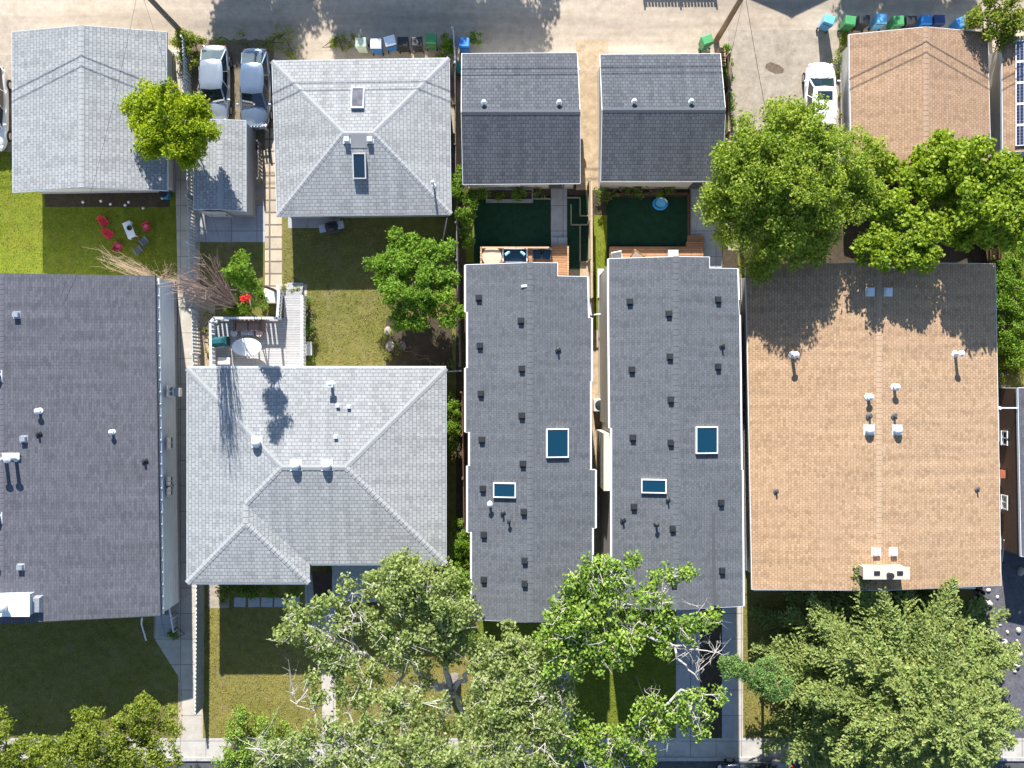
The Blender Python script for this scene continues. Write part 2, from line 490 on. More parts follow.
g_brown = shingle('brown_shingle', (0.232, 0.148, 0.093), (0.325, 0.210, 0.134), (0.41, 0.278, 0.185), row=0.15, wid=0.22, stain=0.12, stainc=(0.27, 0.18, 0.13), mortar=0.82, msize=0.010)
for nm_, c_ in (('light_grey_shingle', (0.277, 0.282, 0.286)), ('charcoal_shingle', (0.102, 0.108, 0.118)), ('slate_shingle', (0.085, 0.092, 0.106)), ('mauve_grey_shingle', (0.10, 0.099, 0.118)), ('tan_shingle', (0.37, 0.26, 0.17)), ('brown_shingle', (0.315, 0.215, 0.147))):
    CAPS[nm_] = plain(nm_.replace('shingle', 'cap'), c_, 0.92, 0.18, 14, spec=0.15)
white = plain('white_paint', (0.66, 0.67, 0.68), 0.5, 0.06)
offwhite = plain('off_white_trim', (0.50, 0.50, 0.49), 0.6, 0.08)
dirtywhite = plain('galvanised_metal', (0.55, 0.58, 0.60), 0.4, 0.2, 12, metal=0.3)
steel = plain('dull_steel', (0.45, 0.47, 0.5), 0.35, 0.2, 10, metal=0.6)
black = plain('black_plastic', (0.022, 0.024, 0.028), 0.45, 0.25)
vblack = plain('black_roof_vent', (0.020, 0.022, 0.026), 0.55, 0.25)
darkgrey = plain('dark_grey_paint', (0.07, 0.075, 0.085), 0.6, 0.15)
darkbrown = plain('dark_brown_wood', (0.055, 0.034, 0.026), 0.75, 0.3)
brown_wall = siding('brown_siding', (0.125, 0.075, 0.052), 0.2)
blue_wall = siding('pale_grey_stucco', (0.70, 0.74, 0.77), 0.4)
grey_wall = siding('grey_siding', (0.36, 0.37, 0.38), 0.18)
beige_wall = siding('beige_siding', (0.50, 0.47, 0.42), 0.16)
dark_wall = siding('charcoal_siding', (0.12, 0.125, 0.135), 0.18)
cream_wall = siding('cream_stucco', (0.58, 0.54, 0.47), 0.5)
conc = pavers('concrete', (0.43, 0.39, 0.335), 1.5, 1.5, 0, 0.02, 0.05, 0.5)
conc_grey = pavers('grey_concrete', (0.36, 0.36, 0.37), 1.5, 1.5, 0, 0.02, 0.05, 0.5)
foundation = plain('concrete_foundation', (0.33, 0.32, 0.31), 0.9, 0.2)
sky_glass = glass('skylight_glass', (0.001, 0.030, 0.055), 0.15)
win_glass = glass('window_glass', (0.03, 0.045, 0.06), 0.05)
cedar = boards('cedar_boards', (0.42, 0.27, 0.15), 0.14, 'x')
cedar_v = boards('weathered_cedar_boards', (0.46, 0.35, 0.23), 0.14, 'y')
deck_grey = boards('grey_deck_boards', (0.37, 0.36, 0.36), 0.14, 'x', 0.008, 0.08)
deck_brown = boards('brown_deck_boards', (0.34, 0.175, 0.09), 0.14, 'x', 0.008)
fence_grey = plain('weathered_grey_wood', (0.15, 0.145, 0.14), 0.85, 0.3, 5)
fence_white = plain('pale_grey_painted_wood', (0.46, 0.50, 0.53), 0.7, 0.15, 5)
fence_brown = plain('stained_brown_wood', (0.10, 0.055, 0.035), 0.85, 0.3, 5)
red_fascia = plain('brick_red_trim', (0.16, 0.045, 0.03), 0.6, 0.15)

# ------------------------------------------------------------------ ground
TUFT = 0.45
alley_m = ground('alley_gravel', [(0.25, (0.335, 0.275, 0.21)), (0.5, (0.405, 0.335, 0.26)), (0.75, (0.475, 0.40, 0.315))], (16, 0.5), 0.18, (0.44, 0.37, 0.295), 0.55, patches=((0.30, 0.24, 0.175), 0.45, 0.5), streak=(0.04, 0.55, 1))
TUFT = 0.75
dirt_m = ground('packed_dirt', [(0.25, (0.13, 0.10, 0.075)), (0.5, (0.21, 0.165, 0.12)), (0.75, (0.30, 0.24, 0.18))], (9, 0.5), 0.4, (0.15, 0.13, 0.07), 0.5)
gravel_m = ground('tan_pea_gravel', [(0.25, (0.26, 0.19, 0.12)), (0.5, (0.42, 0.32, 0.21)), (0.75, (0.55, 0.44, 0.31))], (24, 0.5), 0.6, (0.36, 0.27, 0.18), 0.4)
soil_m = ground('dark_garden_soil', [(0.25, (0.035, 0.026, 0.02)), (0.5, (0.075, 0.055, 0.04)), (0.75, (0.14, 0.105, 0.075))], (12, 0.5), 0.7, (0.05, 0.05, 0.025), 0.5)
lawn_green = ground('green_lawn', [(0.25, (0.080, 0.108, 0.012)), (0.5, (0.135, 0.170, 0.018)), (0.75, (0.20, 0.225, 0.03))], (11, 0.5), 0.55, (0.175, 0.165, 0.024), 0.55, patches=((0.15, 0.135, 0.03), 0.9, 0.5))
lawn_olive = ground('dry_olive_lawn', [(0.25, (0.072, 0.082, 0.022)), (0.5, (0.14, 0.142, 0.036)), (0.75, (0.22, 0.20, 0.068))], (11, 0.5), 0.5, (0.195, 0.165, 0.066), 0.65, patches=((0.20, 0.165, 0.085), 0.8, 0.6))
lawn_dry = ground('straw_lawn', [(0.25, (0.115, 0.108, 0.03)), (0.5, (0.20, 0.172, 0.048)), (0.75, (0.29, 0.24, 0.09))], (11, 0.5), 0.45, (0.14, 0.142, 0.036), 0.7, patches=((0.22, 0.175, 0.09), 0.8, 0.6))
turf_m = ground('artificial_turf', [(0.25, (0.009, 0.032, 0.018)), (0.5, (0.015, 0.047, 0.026)), (0.75, (0.024, 0.066, 0.036))], (14, 0.5), 0.5, (0.014, 0.040, 0.026), 0.5)
lush_m = ground('lush_grass', [(0.25, (0.065, 0.088, 0.012)), (0.5, (0.118, 0.145, 0.018)), (0.75, (0.18, 0.20, 0.035))], (11, 0.5), 0.7, (0.135, 0.145, 0.022), 0.5)
blackgravel_m = ground('dark_landscape_fabric', [(0.25, (0.05, 0.05, 0.06)), (0.5, (0.105, 0.105, 0.125)), (0.75, (0.19, 0.19, 0.21))], (9, 0.5), 0.6, (0.13, 0.12, 0.125), 0.6)
asphalt_m = ground('asphalt', [(0.25, (0.05, 0.05, 0.052)), (0.5, (0.085, 0.085, 0.088)), (0.75, (0.14, 0.14, 0.14))], (20, 0.5), 0.4, (0.10, 0.10, 0.10), 0.4)
drive_m = ground('dusty_driveway', [(0.25, (0.29, 0.245, 0.195)), (0.5, (0.355, 0.305, 0.245)), (0.75, (0.42, 0.365, 0.30))], (18, 0.5), 0.3, (0.32, 0.27, 0.215), 0.5, patches=((0.24, 0.19, 0.14), 0.35, 0.4))

gm = MB(); gm.add([(-400, -400, 0), (400, -400, 0), (400, 400, 0), (-400, 400, 0)], [(0, 1, 2, 3)])
struct(gm.build('ground', alley_m))
Z1, Z2, Z3, Z4 = 0.004, 0.008, 0.012, 0.016
patch('lawn', rect(-1500, -900, 2500, -48), lawn_olive, Z1)
# left property
patch('lawn', rect(-420, 150, 178, 276), lawn_green, Z1)
patch('garden_bed', rect(45, 176, 170, 207), soil_m, Z2)
patch('parking_pad', rect(-120, 55, 16, 152), drive_m, Z2)
patch('lawn', rect(-420, 276, 178, 745), lawn_olive, Z1)
patch('walkway', [(172, 50), (186, 50), (192, 200), (193, 300), (200, 420), (202, 745), (183, 745), (182, 682), (154, 638), (154, 612), (178, 600), (178, 300), (176, 200)], conc, Z3)
# bungalow property
patch('parking_pad', rect(190, 40, 274, 150), dirt_m, Z1)
patch('lawn', rect(200, 212, 456, 600), lawn_olive, Z1)
patch('patio', rect(196, 205, 268, 242), conc_grey, Z2)
patch('garden_bed', rect(386, 318, 452, 372), soil_m, Z2)
pm = pavers('patio_slabs', (0.44, 0.365, 0.275), 0.95, 0.72, 0.0, 0.05, 0.15, 0.35)
patch('paver_path', rect(265, 96, 282, 288), pm, Z3)
patch('patio', rect(276, 284, 307, 296), conc, Z3)
patch('gravel_strip', rect(200, 292, 215, 372), gravel_m, Z2)
patch('patio', rect(288, 206, 340, 228), conc_grey, Z2)
patch('lawn', rect(203, 560, 478, 745), lawn_dry, Z2)
patch('walkway', [(320, 600), (333, 600), (337, 745), (323, 745)], conc, Z3)
patch('walkway', rect(305, 575, 336, 626), conc_grey, Z4)
patch('patio', rect(208, 570, 229, 608), drive_m, Z3)
# infill lots
patch('garden_bed', rect(456, 170, 594, 640), soil_m, Z1)
patch('artificial_turf', rect(474, 196, 551, 268), turf_m, Z2)
patch('lush_grass', rect(466, 190, 474, 262), lush_m, Z2)
patch('walkway', rect(551, 186, 567, 256), conc_grey, Z3)
patch('lush_grass', rect(567, 195, 588, 270), turf_m, Z2)
patch('gravel_strip', rect(576, 40, 608, 190), gravel_m, Z2)
patch('gravel_strip', rect(580, 262, 612, 625), gravel_m, Z2)
patch('lush_grass', rect(594, 215, 607, 330), lawn_green, Z3)
patch('garden_bed', rect(594, 170, 742, 300), soil_m, Z1)
patch('artificial_turf', rect(606, 197, 688, 262), turf_m, Z2)
patch('walkway', rect(690, 172, 722, 275), conc_grey, Z3)
patch('driveway', rect(728, 30, 846, 250), drive_m, Z1)
patch('oil_stain', [(766, 64), (771, 62), (779, 65), (784, 69), (783, 73), (776, 74), (769, 71), (765, 68)], plain('oil_stained_concrete', (0.13, 0.095, 0.065), 0.9, 0.35, 5), Z2)
patch('lawn', rect(460, 600, 745, 740), lush_m, Z1)
patch('walkway', rect(556, 612, 571, 740), conc_grey, Z3)
patch('walkway', rect(676, 605, 700, 740), conc_grey, Z3)
patch('garden_bed', rect(700, 605, 722, 738), soil_m, Z2)
patch('walkway', rect(722, 590, 734, 740), conc_grey, Z3)
patch('walkway', rect(734, 560, 743, 740), conc, Z4)
# tan house lot
patch('lawn', rect(738, 250, 992, 300), lawn_olive, Z1)
patch('garden_bed', rect(742, 168, 1000, 300), soil_m, Z2)
patch('lawn', rect(743, 560, 976, 740), lawn_dry, Z1)
patch('walkway', rect(930, 580, 945, 740), conc_grey, Z2)
patch('garden_bed', rect(990, 150, 1100, 400), lawn_olive, Z1)
patch('lush_grass', rect(994, 235, 1100, 372), lush_m, Z2)
patch('gravel_garden', rect(974, 535, 1200, 745), blackgravel_m, Z1)
patch('gravel_strip', rect(990, 385, 1010, 540), dirt_m, Z2)
# street side: sidewalk, kerb, road
patch('sidewalk', rect(-900, 738, 1900, 757), pavers('sidewalk_concrete', (0.41, 0.385, 0.35), 1.5, 3.0, 0, 0.02, 0.06, 0.5), Z4)
patch('road', rect(-900, 760, 1900, 900), asphalt_m, Z2)
kb = MB(); a, b_ = W(-900, 757), W(1900, 760.5); kb.box(a.x, b_.x, b_.y, a.y, -0.05, 0.10)
struct(kb.build('kerb', foundation))

# ------------------------------------------------------------------ roof fittings (parts of the buildings)
def box_vent(hs, px, py, zf, s=0.34, h=0.16, mat=None, name='roof_vent'):
    p = on_roof(px, py, zf); n = slope_at(zf, p); m = MB()
    t = math.atan2(n.x, n.z)
    m.obb((p.x, p.y, p.z - 0.03), (s * 1.35, s * 1.35, 0.045), 0, ('Y', t))
    m.obb((p.x, p.y, p.z + 0.0), (s, s, h), 0, ('Y', t), taper=0.86)
    m.obb((p.x, p.y + s * 0.06, p.z + h), (s * 0.96, s * 0.9, 0.03), 0, ('Y', t))
    return m.build(name, mat or vblack, hs)
def pipe(hs, px, py, zf, r=0.06, h=0.4, mat=None, cap=True, name='vent_pipe'):
    p = on_roof(px, py, zf); m = MB()
    m.lathe((p.x, p.y, p.z - 0.1), [(r * 2.4, 0.0), (r * 2.2, 0.12), (r * 1.1, 0.17), (r, 0.2), (r, h + 0.1)], 10)
    if cap: m.lathe((p.x, p.y, p.z + h), [(r * 1.2, 0.0), (r * 2.0, 0.03), (r * 2.0, 0.07), (r * 0.6, 0.15)], 12)
    return m.build(name, mat or dirtywhite, hs, smooth=False)
def dome(hs, px, py, zf, r=0.24, h=0.42, mat=None, name='turbine_vent'):
    p = on_roof(px, py, zf); m = MB()
    m.lathe((p.x, p.y, p.z - 0.12), [(r * 0.75, 0.0), (r * 0.7, 0.22), (r, h * 0.55), (r * 1.05, h * 0.75), (r * 0.8, h), (r * 0.3, h * 1.13), (0.02, h * 1.16)], 18)
    o = m.build(name, mat or white, hs, smooth=True)
    fl = MB(); n = slope_at(zf, p); fl.obb((p.x, p.y, p.z - 0.02), (r * 2.5, r * 2.5, 0.04), 0, ('Y', math.atan2(n.x, n.z))); fl.build('flashing', dirtywhite, o)
    return o
def bracket(hs, px, py, zf, s=0.2, mat=None, name='vent_stub'):
    p = on_roof(px, py, zf); m = MB()
    m.lathe((p.x, p.y, p.z - 0.05), [(s * 0.9, 0.0), (s * 0.8, 0.06), (s * 0.35, 0.1), (s * 0.3, 0.32)], 9)
    m.obb((p.x, p.y, p.z), (s * 1.7, s * 0.7, 0.09), 0.5)
    return m.build(name, mat or vblack, hs)
def skylight(hs, px, py, zf, w, l, fm=None, gm_=None, h=0.16, name='skylight'):
    p = on_roof(px, py, zf); n = slope_at(zf, p); k = (H - p.z) / F; w *= k; l *= k
    tx = math.atan2(n.x, n.z); M = Matrix.Rotation(tx, 3, 'Y') @ Matrix.Rotation(-math.atan2(n.y, n.z), 3, 'X')
    def slab(m, x0, x1, y0, y1, z0, z1):
        P = [p + M @ Vector(q) for q in ((x0, y0, z0), (x1, y0, z0), (x1, y1, z0), (x0, y1, z0), (x0, y0, z1), (x1, y0, z1), (x1, y1, z1), (x0, y1, z1))]
        m.add(P, [(3, 2, 1, 0), (4, 5, 6, 7), (0, 1, 5, 4), (1, 2, 6, 5), (2, 3, 7, 6), (3, 0, 4, 7)])
    b = 0.055; fr = MB(); x, y = w / 2, l / 2
    slab(fr, -x, x, y - b, y, -0.1, h); slab(fr, -x, x, -y, -y + b, -0.1, h)
    slab(fr, -x, -x + b, -y + b, y - b, -0.1, h); slab(fr, x - b, x, -y + b, y - b, -0.1, h)
    o = fr.build(name, fm or white, hs)
    g = MB(); slab(g, -x + b, x - b, -y + b, y - b, -0.1, h - 0.03); g.build('glass', gm_ or sky_glass, o)
    return o

def gable(name, label, cat, outline, axis, ridge, he, hr, mat, wmat, fmat=None, oh=0.35, t=0.2, base=None, group=None, capmat=None, capw=0.15, fall=None):
    """outline: roof edge in photo pixels (at eave height); axis 0 = ridge runs up the picture at world x = ridge;
    axis 1 = ridge runs across at world y = ridge"""
    pts = [W(x, y, he) for x, y in outline]; poly = [(p.x, p.y) for p in pts]
    c = ridge
    half = max(abs(p[axis] - c) for p in poly) if fall is None else fall
    s = (hr - he) / half
    zf = lambda x, y: hr - s * abs((x, y)[axis] - c)
    bx = sum(p[0] for p in poly) / len(poly); by = sum(p[1] for p in poly) / len(poly)
    hs = thing(name, label, cat, (bx, by, 0), group=group)
    faces = []
    for keep in (-1, 1):
        q = clip(poly, axis, c, keep)
        if len(q) >= 3: faces.append([Vector((x, y, zf(x, y))) for x, y in q])
    ro = make_roof(hs, faces, mat, fmat or white, t)
    make_walls(hs, inset(poly, oh), zf, wmat, foundation, t)
    on = sorted([p for f in faces for p in f if abs((p.x, p.y)[axis] - c) < 0.01], key=lambda p: p[1 - axis])
    if on:
        caps(ro, [(on[0], on[-1])], capmat or mat, capw, 0.28, s, 0.018)
    return hs, zf, poly, ro

# ---- left edge: light grey garage
hs, zf, poly, ro = gable('garage', 'light grey shingled gable garage beside the alley at the left edge', 'garage',
    [(12, 32), (166, 32), (167, 190), (13, 192)], 0, W(89, 0, 2.6).x, 2.6, 3.6, g_light, cream_wall, dirtywhite, 0.42)
add_door(hs, W(60, 0).x, poly[0][1] - 0.42, 0.05, 0, 1, 2.6, 2.1, white, black, 'garage_door')
add_door(hs, W(120, 0).x, poly[2][1] + 0.42, 0.1, 0, -1, 0.9, 2.0, offwhite, black)
# ---- shed
hs, zf, poly, ro = gable('shed', 'small pale grey shed behind the two parked silver cars', 'shed',
    [(193, 121), (246, 121), (246, 211), (194, 209)], 0, W(222, 0, 2.1).x, 2.1, 2.45, g_light, grey_wall, dirtywhite, 0.03, 0.12)
add_door(hs, W(222, 0).x, poly[2][1] + 0.04, 0.1, 0, -1, 1.3, 1.7, offwhite, black)
# ---- hip garage
def hip_house(name, label, cat, corners, he, ridge, mat, wmat, fmat, oh):
    c = [W(x, y, he) for x, y in corners]; r0, r1 = ridge
    hs = thing(name, label, cat, (sum(p.x for p in c) / 4, sum(p.y for p in c) / 4, 0))
    faces = [[c[0], c[1], r1, r0], [c[1], c[2], r1], [c[2], c[3], r0, r1], [c[3], c[0], r0]]
    ro = make_roof(hs, faces, mat, fmat)
    return hs, c, ro, faces
r0, r1 = W(343, 133, 3.35), W(373, 133, 3.35)
hs, c, ro, faces = hip_house('garage', 'large light grey hip roofed garage with two skylights', 'garage', [(272, 61), (449, 58), (451, 214), (277, 216)], 2.45, (r0, r1), g_light, cream_wall, dirtywhite, 0.3)
caps(ro, [(c[0], r0), (c[3], r0), (c[1], r1), (c[2], r1), (r0, r1)], g_light, 0.14, 0.26, 0.2, 0.022)
make_walls(hs, inset([(p.x, p.y) for p in c], 0.3), lambda x, y: 2.45, cream_wall, foundation)
def face_z(faces):
    pl = []
    for f in faces:
        n = Vector((0, 0, 0)); k = len(f)
        for i in range(k): n += Vector(f[i]).cross(Vector(f[(i + 1) % k]))
        n.normalize(); pl.append((n, Vector(f[0])))
    return lambda x, y: min(p.z - (n.x * (x - p.x) + n.y * (y - p.y)) / n.z for n, p in pl)
zg = face_z(faces)
skylight(hs, 358, 99, zg, 13, 22, white, plain('smoky_dome', (0.12, 0.12, 0.14), 0.9, 0.3, 3, spec=0.02), 0.2)
skylight(hs, 360, 166, zg, 13, 25, offwhite, glass('dark_skylight', (0.01, 0.025, 0.045), 0.12), 0.32)
box_vent(hs, 347, 140, zg, 0.3, 0.22, dirtywhite); box_vent(hs, 370, 140, zg, 0.3, 0.22, dirtywhite)
m = MB(); p = on_roof(359, 141, zg); m.obb((p.x, p.y, p.z + 0.02), (0.9, 0.75, 0.05), 0, ('X', 0.3)); m.build('flashing', g_light, hs)
pipe(hs, 434, 186, zg, 0.06, 1.0, dirtywhite)
add_door(hs, W(340, 0).x, inset([(p.x, p.y) for p in c], 0.3)[2][1], 0.1, 0, -1, 0.9, 2.0, white, black)
# ---- infill garages
hs, zf, poly, ro = gable('garage', 'dark slate garage with a sunlit and a shaded roof slope, left of the pair', 'garage',
    [(462, 54), (577, 53), (580, 183), (463, 184)], 1, W(0, 112, 3.9).y, 2.75, 3.9, g_garage, beige_wall, white, 0.25, group='slate roofed garages on the alley')
pipe(hs, 484, 103, zf, 0.07, 0.18); pipe(hs, 559, 103, zf, 0.07, 0.18)
m = MB(); p = W(577, 70, 2.8); m.obb((p.x, p.y, 2.75), (0.3, 0.22, 0.22), 0.4); m.build('floodlight', white, hs)
add_door(hs, W(521, 0).x, poly[0][1] - 0.25, 0.05, 0, 1, 4.6, 2.1, white, black, 'garage_door')
add_door(hs, W(556, 0).x, poly[2][1] + 0.25, 0.1, 0, -1, 0.9, 2.0, darkgrey, steel)
add_window(hs, W(510, 0).x, poly[2][1] + 0.25, 1.5, 0, -1, 1.0, 0.8, white, win_glass)
hs, zf, poly, ro = gable('garage', 'dark slate garage right of the narrow gravel gap, beside the driveway', 'garage',
    [(600, 55), (720, 54), (722, 181), (601, 181)], 1, W(0, 110, 3.9).y, 2.75, 3.9, g_garage, beige_wall, white, 0.12, group='slate roofed garages on the alley')
pipe(hs, 634, 102, zf, 0.07, 0.18); pipe(hs, 691, 102, zf, 0.07, 0.18)
m = MB(); p = W(716, 74, 2.8); m.obb((p.x, p.y, 2.75), (0.3, 0.22, 0.22), 0.4); m.build('floodlight', white, hs)
add_door(hs, W(660, 0).x, poly[0][1] - 0.12, 0.05, 0, 1, 4.6, 2.1, white, black, 'garage_door')
add_door(hs, W(695, 0).x, poly[2][1] + 0.12, 0.1, 0, -1, 0.9, 2.0, darkgrey, steel)
# ---- tan garage and the garage with solar panels
hs, zf, poly, ro = gable('garage', 'tan shingled gable garage with bins lined up along its alley side', 'garage',
    [(849, 35), (987, 33), (991, 172), (851, 172)], 0, W(918, 0, 2.6).x, 2.6, 3.7, g_brown, cream_wall, white, 0.28)
add_door(hs, W(915, 0).x, poly[0][1] - 0.28, 0.05, 0, 1, 4.6, 2.1, white, black, 'garage_door')
hs, zf, poly, ro = gable('garage', 'brown shingled garage carrying solar panels at the right edge', 'garage',
    [(1002, 38), (1150, 38), (1150, 152), (1003, 152)], 0, W(1076, 0, 2.6).x, 2.6, 3.9, g_brown, cream_wall, white, 0.28)
solar_m = glass('solar_cell', (0.018, 0.022, 0.05), 0.15)
s_ = slope_at(zf, W(1030, 90, 3.0))
ang = -math.atan2(-s_.x, s_.z)
for i in range(5):
    p = on_roof(1034, 50 + i * 21.2, zf)
    fr = MB(); M = Matrix.Rotation(math.atan2(s_.x, s_.z), 3, 'Y')
    def sl(mb, x0, x1, y0, y1, z0, z1, c=p):
        P = [c + M @ Vector(q) for q in ((x0, y0, z0), (x1, y0, z0), (x1, y1, z0), (x0, y1, z0), (x0, y0, z1), (x1, y0, z1), (x1, y1, z1), (x0, y1, z1))]
        mb.add(P, [(3, 2, 1, 0), (4, 5, 6, 7), (0, 1, 5, 4), (1, 2, 6, 5), (2, 3, 7, 6), (3, 0, 4, 7)])
    sl(fr, -0.95, 0.95, -0.58, 0.58, 0.08, 0.12)
    o = fr.build('solar_panel', white, hs)
    ce = MB()
    for ix in range(10):
        for iy in range(6):
            x0 = -0.9 + ix * 0.18; y0 = -0.53 + iy * 0.177
            sl(ce, x0, x0 + 0.165, y0, y0 + 0.162, 0.121, 0.127)
    ce.build('solar_cell', solar_m, o)
# ---- left house
hs, zf, poly, ro = gable('house', 'house with a big dark mauve grey gable roof at the left edge', 'house',
    [(-180, 276), (157, 277), (162, 614), (-176, 622)], 0, W(0, 0, 4.7).x, 3.2, 4.6, g_mauve, blue_wall, darkgrey, 0.03)
gt = MB(); A, B = W(158.5, 278, 3.15), W(163, 614, 3.15)
gt.tube([A, B], 0.06, 6); g_o = gt.build('gutter', white, hs)
lt = MB()
for i in range(28):
    q = A + (B - A) * ((i + 0.5) / 28); lt.lathe((q.x + 0.02, q.y, q.z + 0.05), [(0.03, 0), (0.05, 0.04), (0.02, 0.08)], 6)
lt.build('string_light', white, g_o)
for x, y in ((17, 315), (24, 439), (21, 567), (-2, 567), (-60, 315), (-60, 567)): box_vent(hs, x, y, zf, 0.3, 0.22, steel)
dome(hs, -3, 376, zf, 0.26, 0.5, black); dome(hs, -3, 518, zf, 0.26, 0.5, black)
pipe(hs, 40, 411, zf, 0.08, 0.3, white); pipe(hs, 113, 432, zf, 0.07, 0.25, white)
bracket(hs, 39, 434, zf); bracket(hs, 145, 461, zf)
pipe(hs, 6, 459, zf, 0.1, 0.9, dirtywhite); pipe(hs, 16, 458, zf, 0.1, 0.9, dirtywhite)
m = MB(); p = on_roof(8, 456, zf); m.obb((p.x, p.y, p.z), (1.3, 0.35, 0.06), 0); m.build('flashing', offwhite, hs)
ch = MB(); A, B = W(-60, 594, 4.9), W(30, 615, 4.9)
ch.box(A.x, B.x, B.y, A.y, 3.2, 5.0); co = ch.build('chimney', plain('white_stucco', (0.36, 0.40, 0.44), 0.8, 0.15), hs)
cc = MB(); cc.box(A.x - 0.05, B.x + 0.06, B.y - 0.05, A.y + 0.05, 5.0, 5.08); cc.build('chimney_cap', white, co)
cd = MB(); q = W(4, 607, 5.2); cd.lathe((q.x, q.y, 5.08), [(0.16, 0), (0.16, 0.25), (0.26, 0.3), (0.26, 0.5), (0.1, 0.6)], 14); cd.build('flue', dirtywhite, co, smooth=True)
sd = MB(); q = on_roof(37, 604, zf); sd.obb((q.x, q.y, q.z - 0.1), (0.7, 1.0, 0.42), 0, taper=0.75); sd.build('chimney_saddle', steel, co)
wx = W(162, 0, 3.2).x - 0.03
for y, w in ((391, 0.5), (441, 0.6), (478, 0.5), (487, 0.5)):
    add_window(hs, wx + 0.02, W(0, y).y, 2.0, 1, 0, w, 0.8, white, win_glass)
for x in (20, 90): add_window(hs, W(x, 0).x, W(0, 620, 3.5).y + 0.08, 1.9, 0, -1, 1.8, 1.2, white, win_glass)
m = MB(); q = W(177, 392); m.obb((wx + 0.2, q.y, 0.9), (0.36, 0.5, 0.35), 0); m.build('wall_box', steel, hs)
m = MB(); m.tube([(W(144, 0, 3).x, W(0, 618, 3.2).y + 0.02, 3.3), (W(144, 0).x, W(0, 620).y - 0.15, 0.4), (W(147, 0).x, W(0, 640).y, 0.12)], 0.05, 6); m.build('downspout', white, hs)
# ---- bungalow with its compound hip roof
he = 3.8; pit = 0.15
c0, c1, c2, c3 = W(185, 370, he), W(444, 366, he), W(448, 561, he), W(308, 567, he)
wl = W(187, 0, he).x; wr = W(446, 0, he).x; yt = W(0, 368, he).y; yb = W(0, 564, he).y
xe = W(309, 0, he).x; yx = W(0, 583, he).y
D = (yt - yb) / 2; ym = (yt + yb) / 2
def Z(d): return he + d * pit
RL, RR = Vector((wl + D, ym, Z(D))), Vector((wr - D, ym, Z(D)))
w2 = (xe - wl) / 2; xm = (wl + xe) / 2
VT = Vector((xm, yb + w2, Z(w2)))             # where the front ridge meets the main roof
FR = Vector((xm, yx + w2, Z(w2)))             # front hip apex
TL, TR, BR = Vector((wl, yt, he)), Vector((wr, yt, he)), Vector((wr, yb, he))
VB = Vector((xe, yb, he)); FL, FRr = Vector((wl, yx, he)), Vector((xe, yx, he))
hs = thing('house', 'light grey hip roofed bungalow with a projecting front bay', 'house', ((wl + wr) / 2, ym, 0))
faces = [[TL, TR, RR, RL], [TR, BR, RR], [RR, BR, VB, VT, RL], [RL, VT, FR, FL, TL], [FR, FRr, FL], [VT, VB, FRr, FR]]
ro = make_roof(hs, faces, g_light, dirtywhite)
caps(ro, [(TL, RL), (TR, RR), (BR, RR), (RL, RR), (VT, RL), (FR, VT), (FL, FR), (FRr, FR)], g_light, 0.16, 0.27, 0.15, 0.032)
zmain = face_z([faces[0], faces[1], faces[2], [TL, RL, Vector((wl, yb, he))]])
zfront = face_z([[FR, FRr, FL], [VT, VB, FRr, FR], [VT, FR, FL]])
zb = lambda x, y: max(zmain(x, y), zfront(x, y)) if x < xe else zmain(x, y)
bw = inset([(wl, yt), (wl, yx), (xe, yx), (xe, yb), (wr, yb), (wr, yt)], 0.5)
make_walls(hs, bw, lambda x, y: he, cream_wall, foundation)
dome(hs, 257, 442, zb, 0.26, 0.5); dome(hs, 296, 465, zb, 0.26, 0.5); dome(hs, 327, 465, zb, 0.26, 0.5)
pipe(hs, 332, 384, zb, 0.09, 0.6, dirtywhite)
m = MB(); q = on_roof(332, 384, zb); m.obb((q.x, q.y, q.z + 0.6), (0.36, 0.36, 0.1)); m.build('flue_cap', dirtywhite, hs)
box_vent(hs, 338, 406, zb, 0.2, 0.14, dirtywhite); box_vent(hs, 349, 407, zb, 0.2, 0.14, dirtywhite); box_vent(hs, 336, 437, zb, 0.2, 0.14, dirtywhite)
for x in (330, 400): add_window(hs, W(x, 0).x, bw[5][1] if False else yt - 0.5, 2.0, 0, 1, 1.5, 1.0, white, win_glass)
add_window(hs, W(250, 0).x, yx + 0.5, 1.9, 0, -1, 2.2, 1.3, white, win_glass)
add_window(hs, W(400, 0).x, yb + 0.5, 1.9, 0, -1, 2.0, 1.3, white, win_glass)
add_door(hs, W(345, 0).x, yb + 0.5, 0.9, 0, -1, 0.95, 2.05, darkbrown, steel)
for A, B in ((Vector((xe, yx - 0.06, he - 0.08)), Vector((wl, yx - 0.06, he - 0.08))), (Vector((wr, yb - 0.06, he - 0.08)), Vector((xe + 0.1, yb - 0.06, he - 0.08))), (Vector((wl, yt + 0.06, he - 0.08)), Vector((wr, yt + 0.06, he - 0.08)))):
    gt = MB(); gt.tube([A, B], 0.045, 6); gt.build('gutter', dirtywhite, hs)
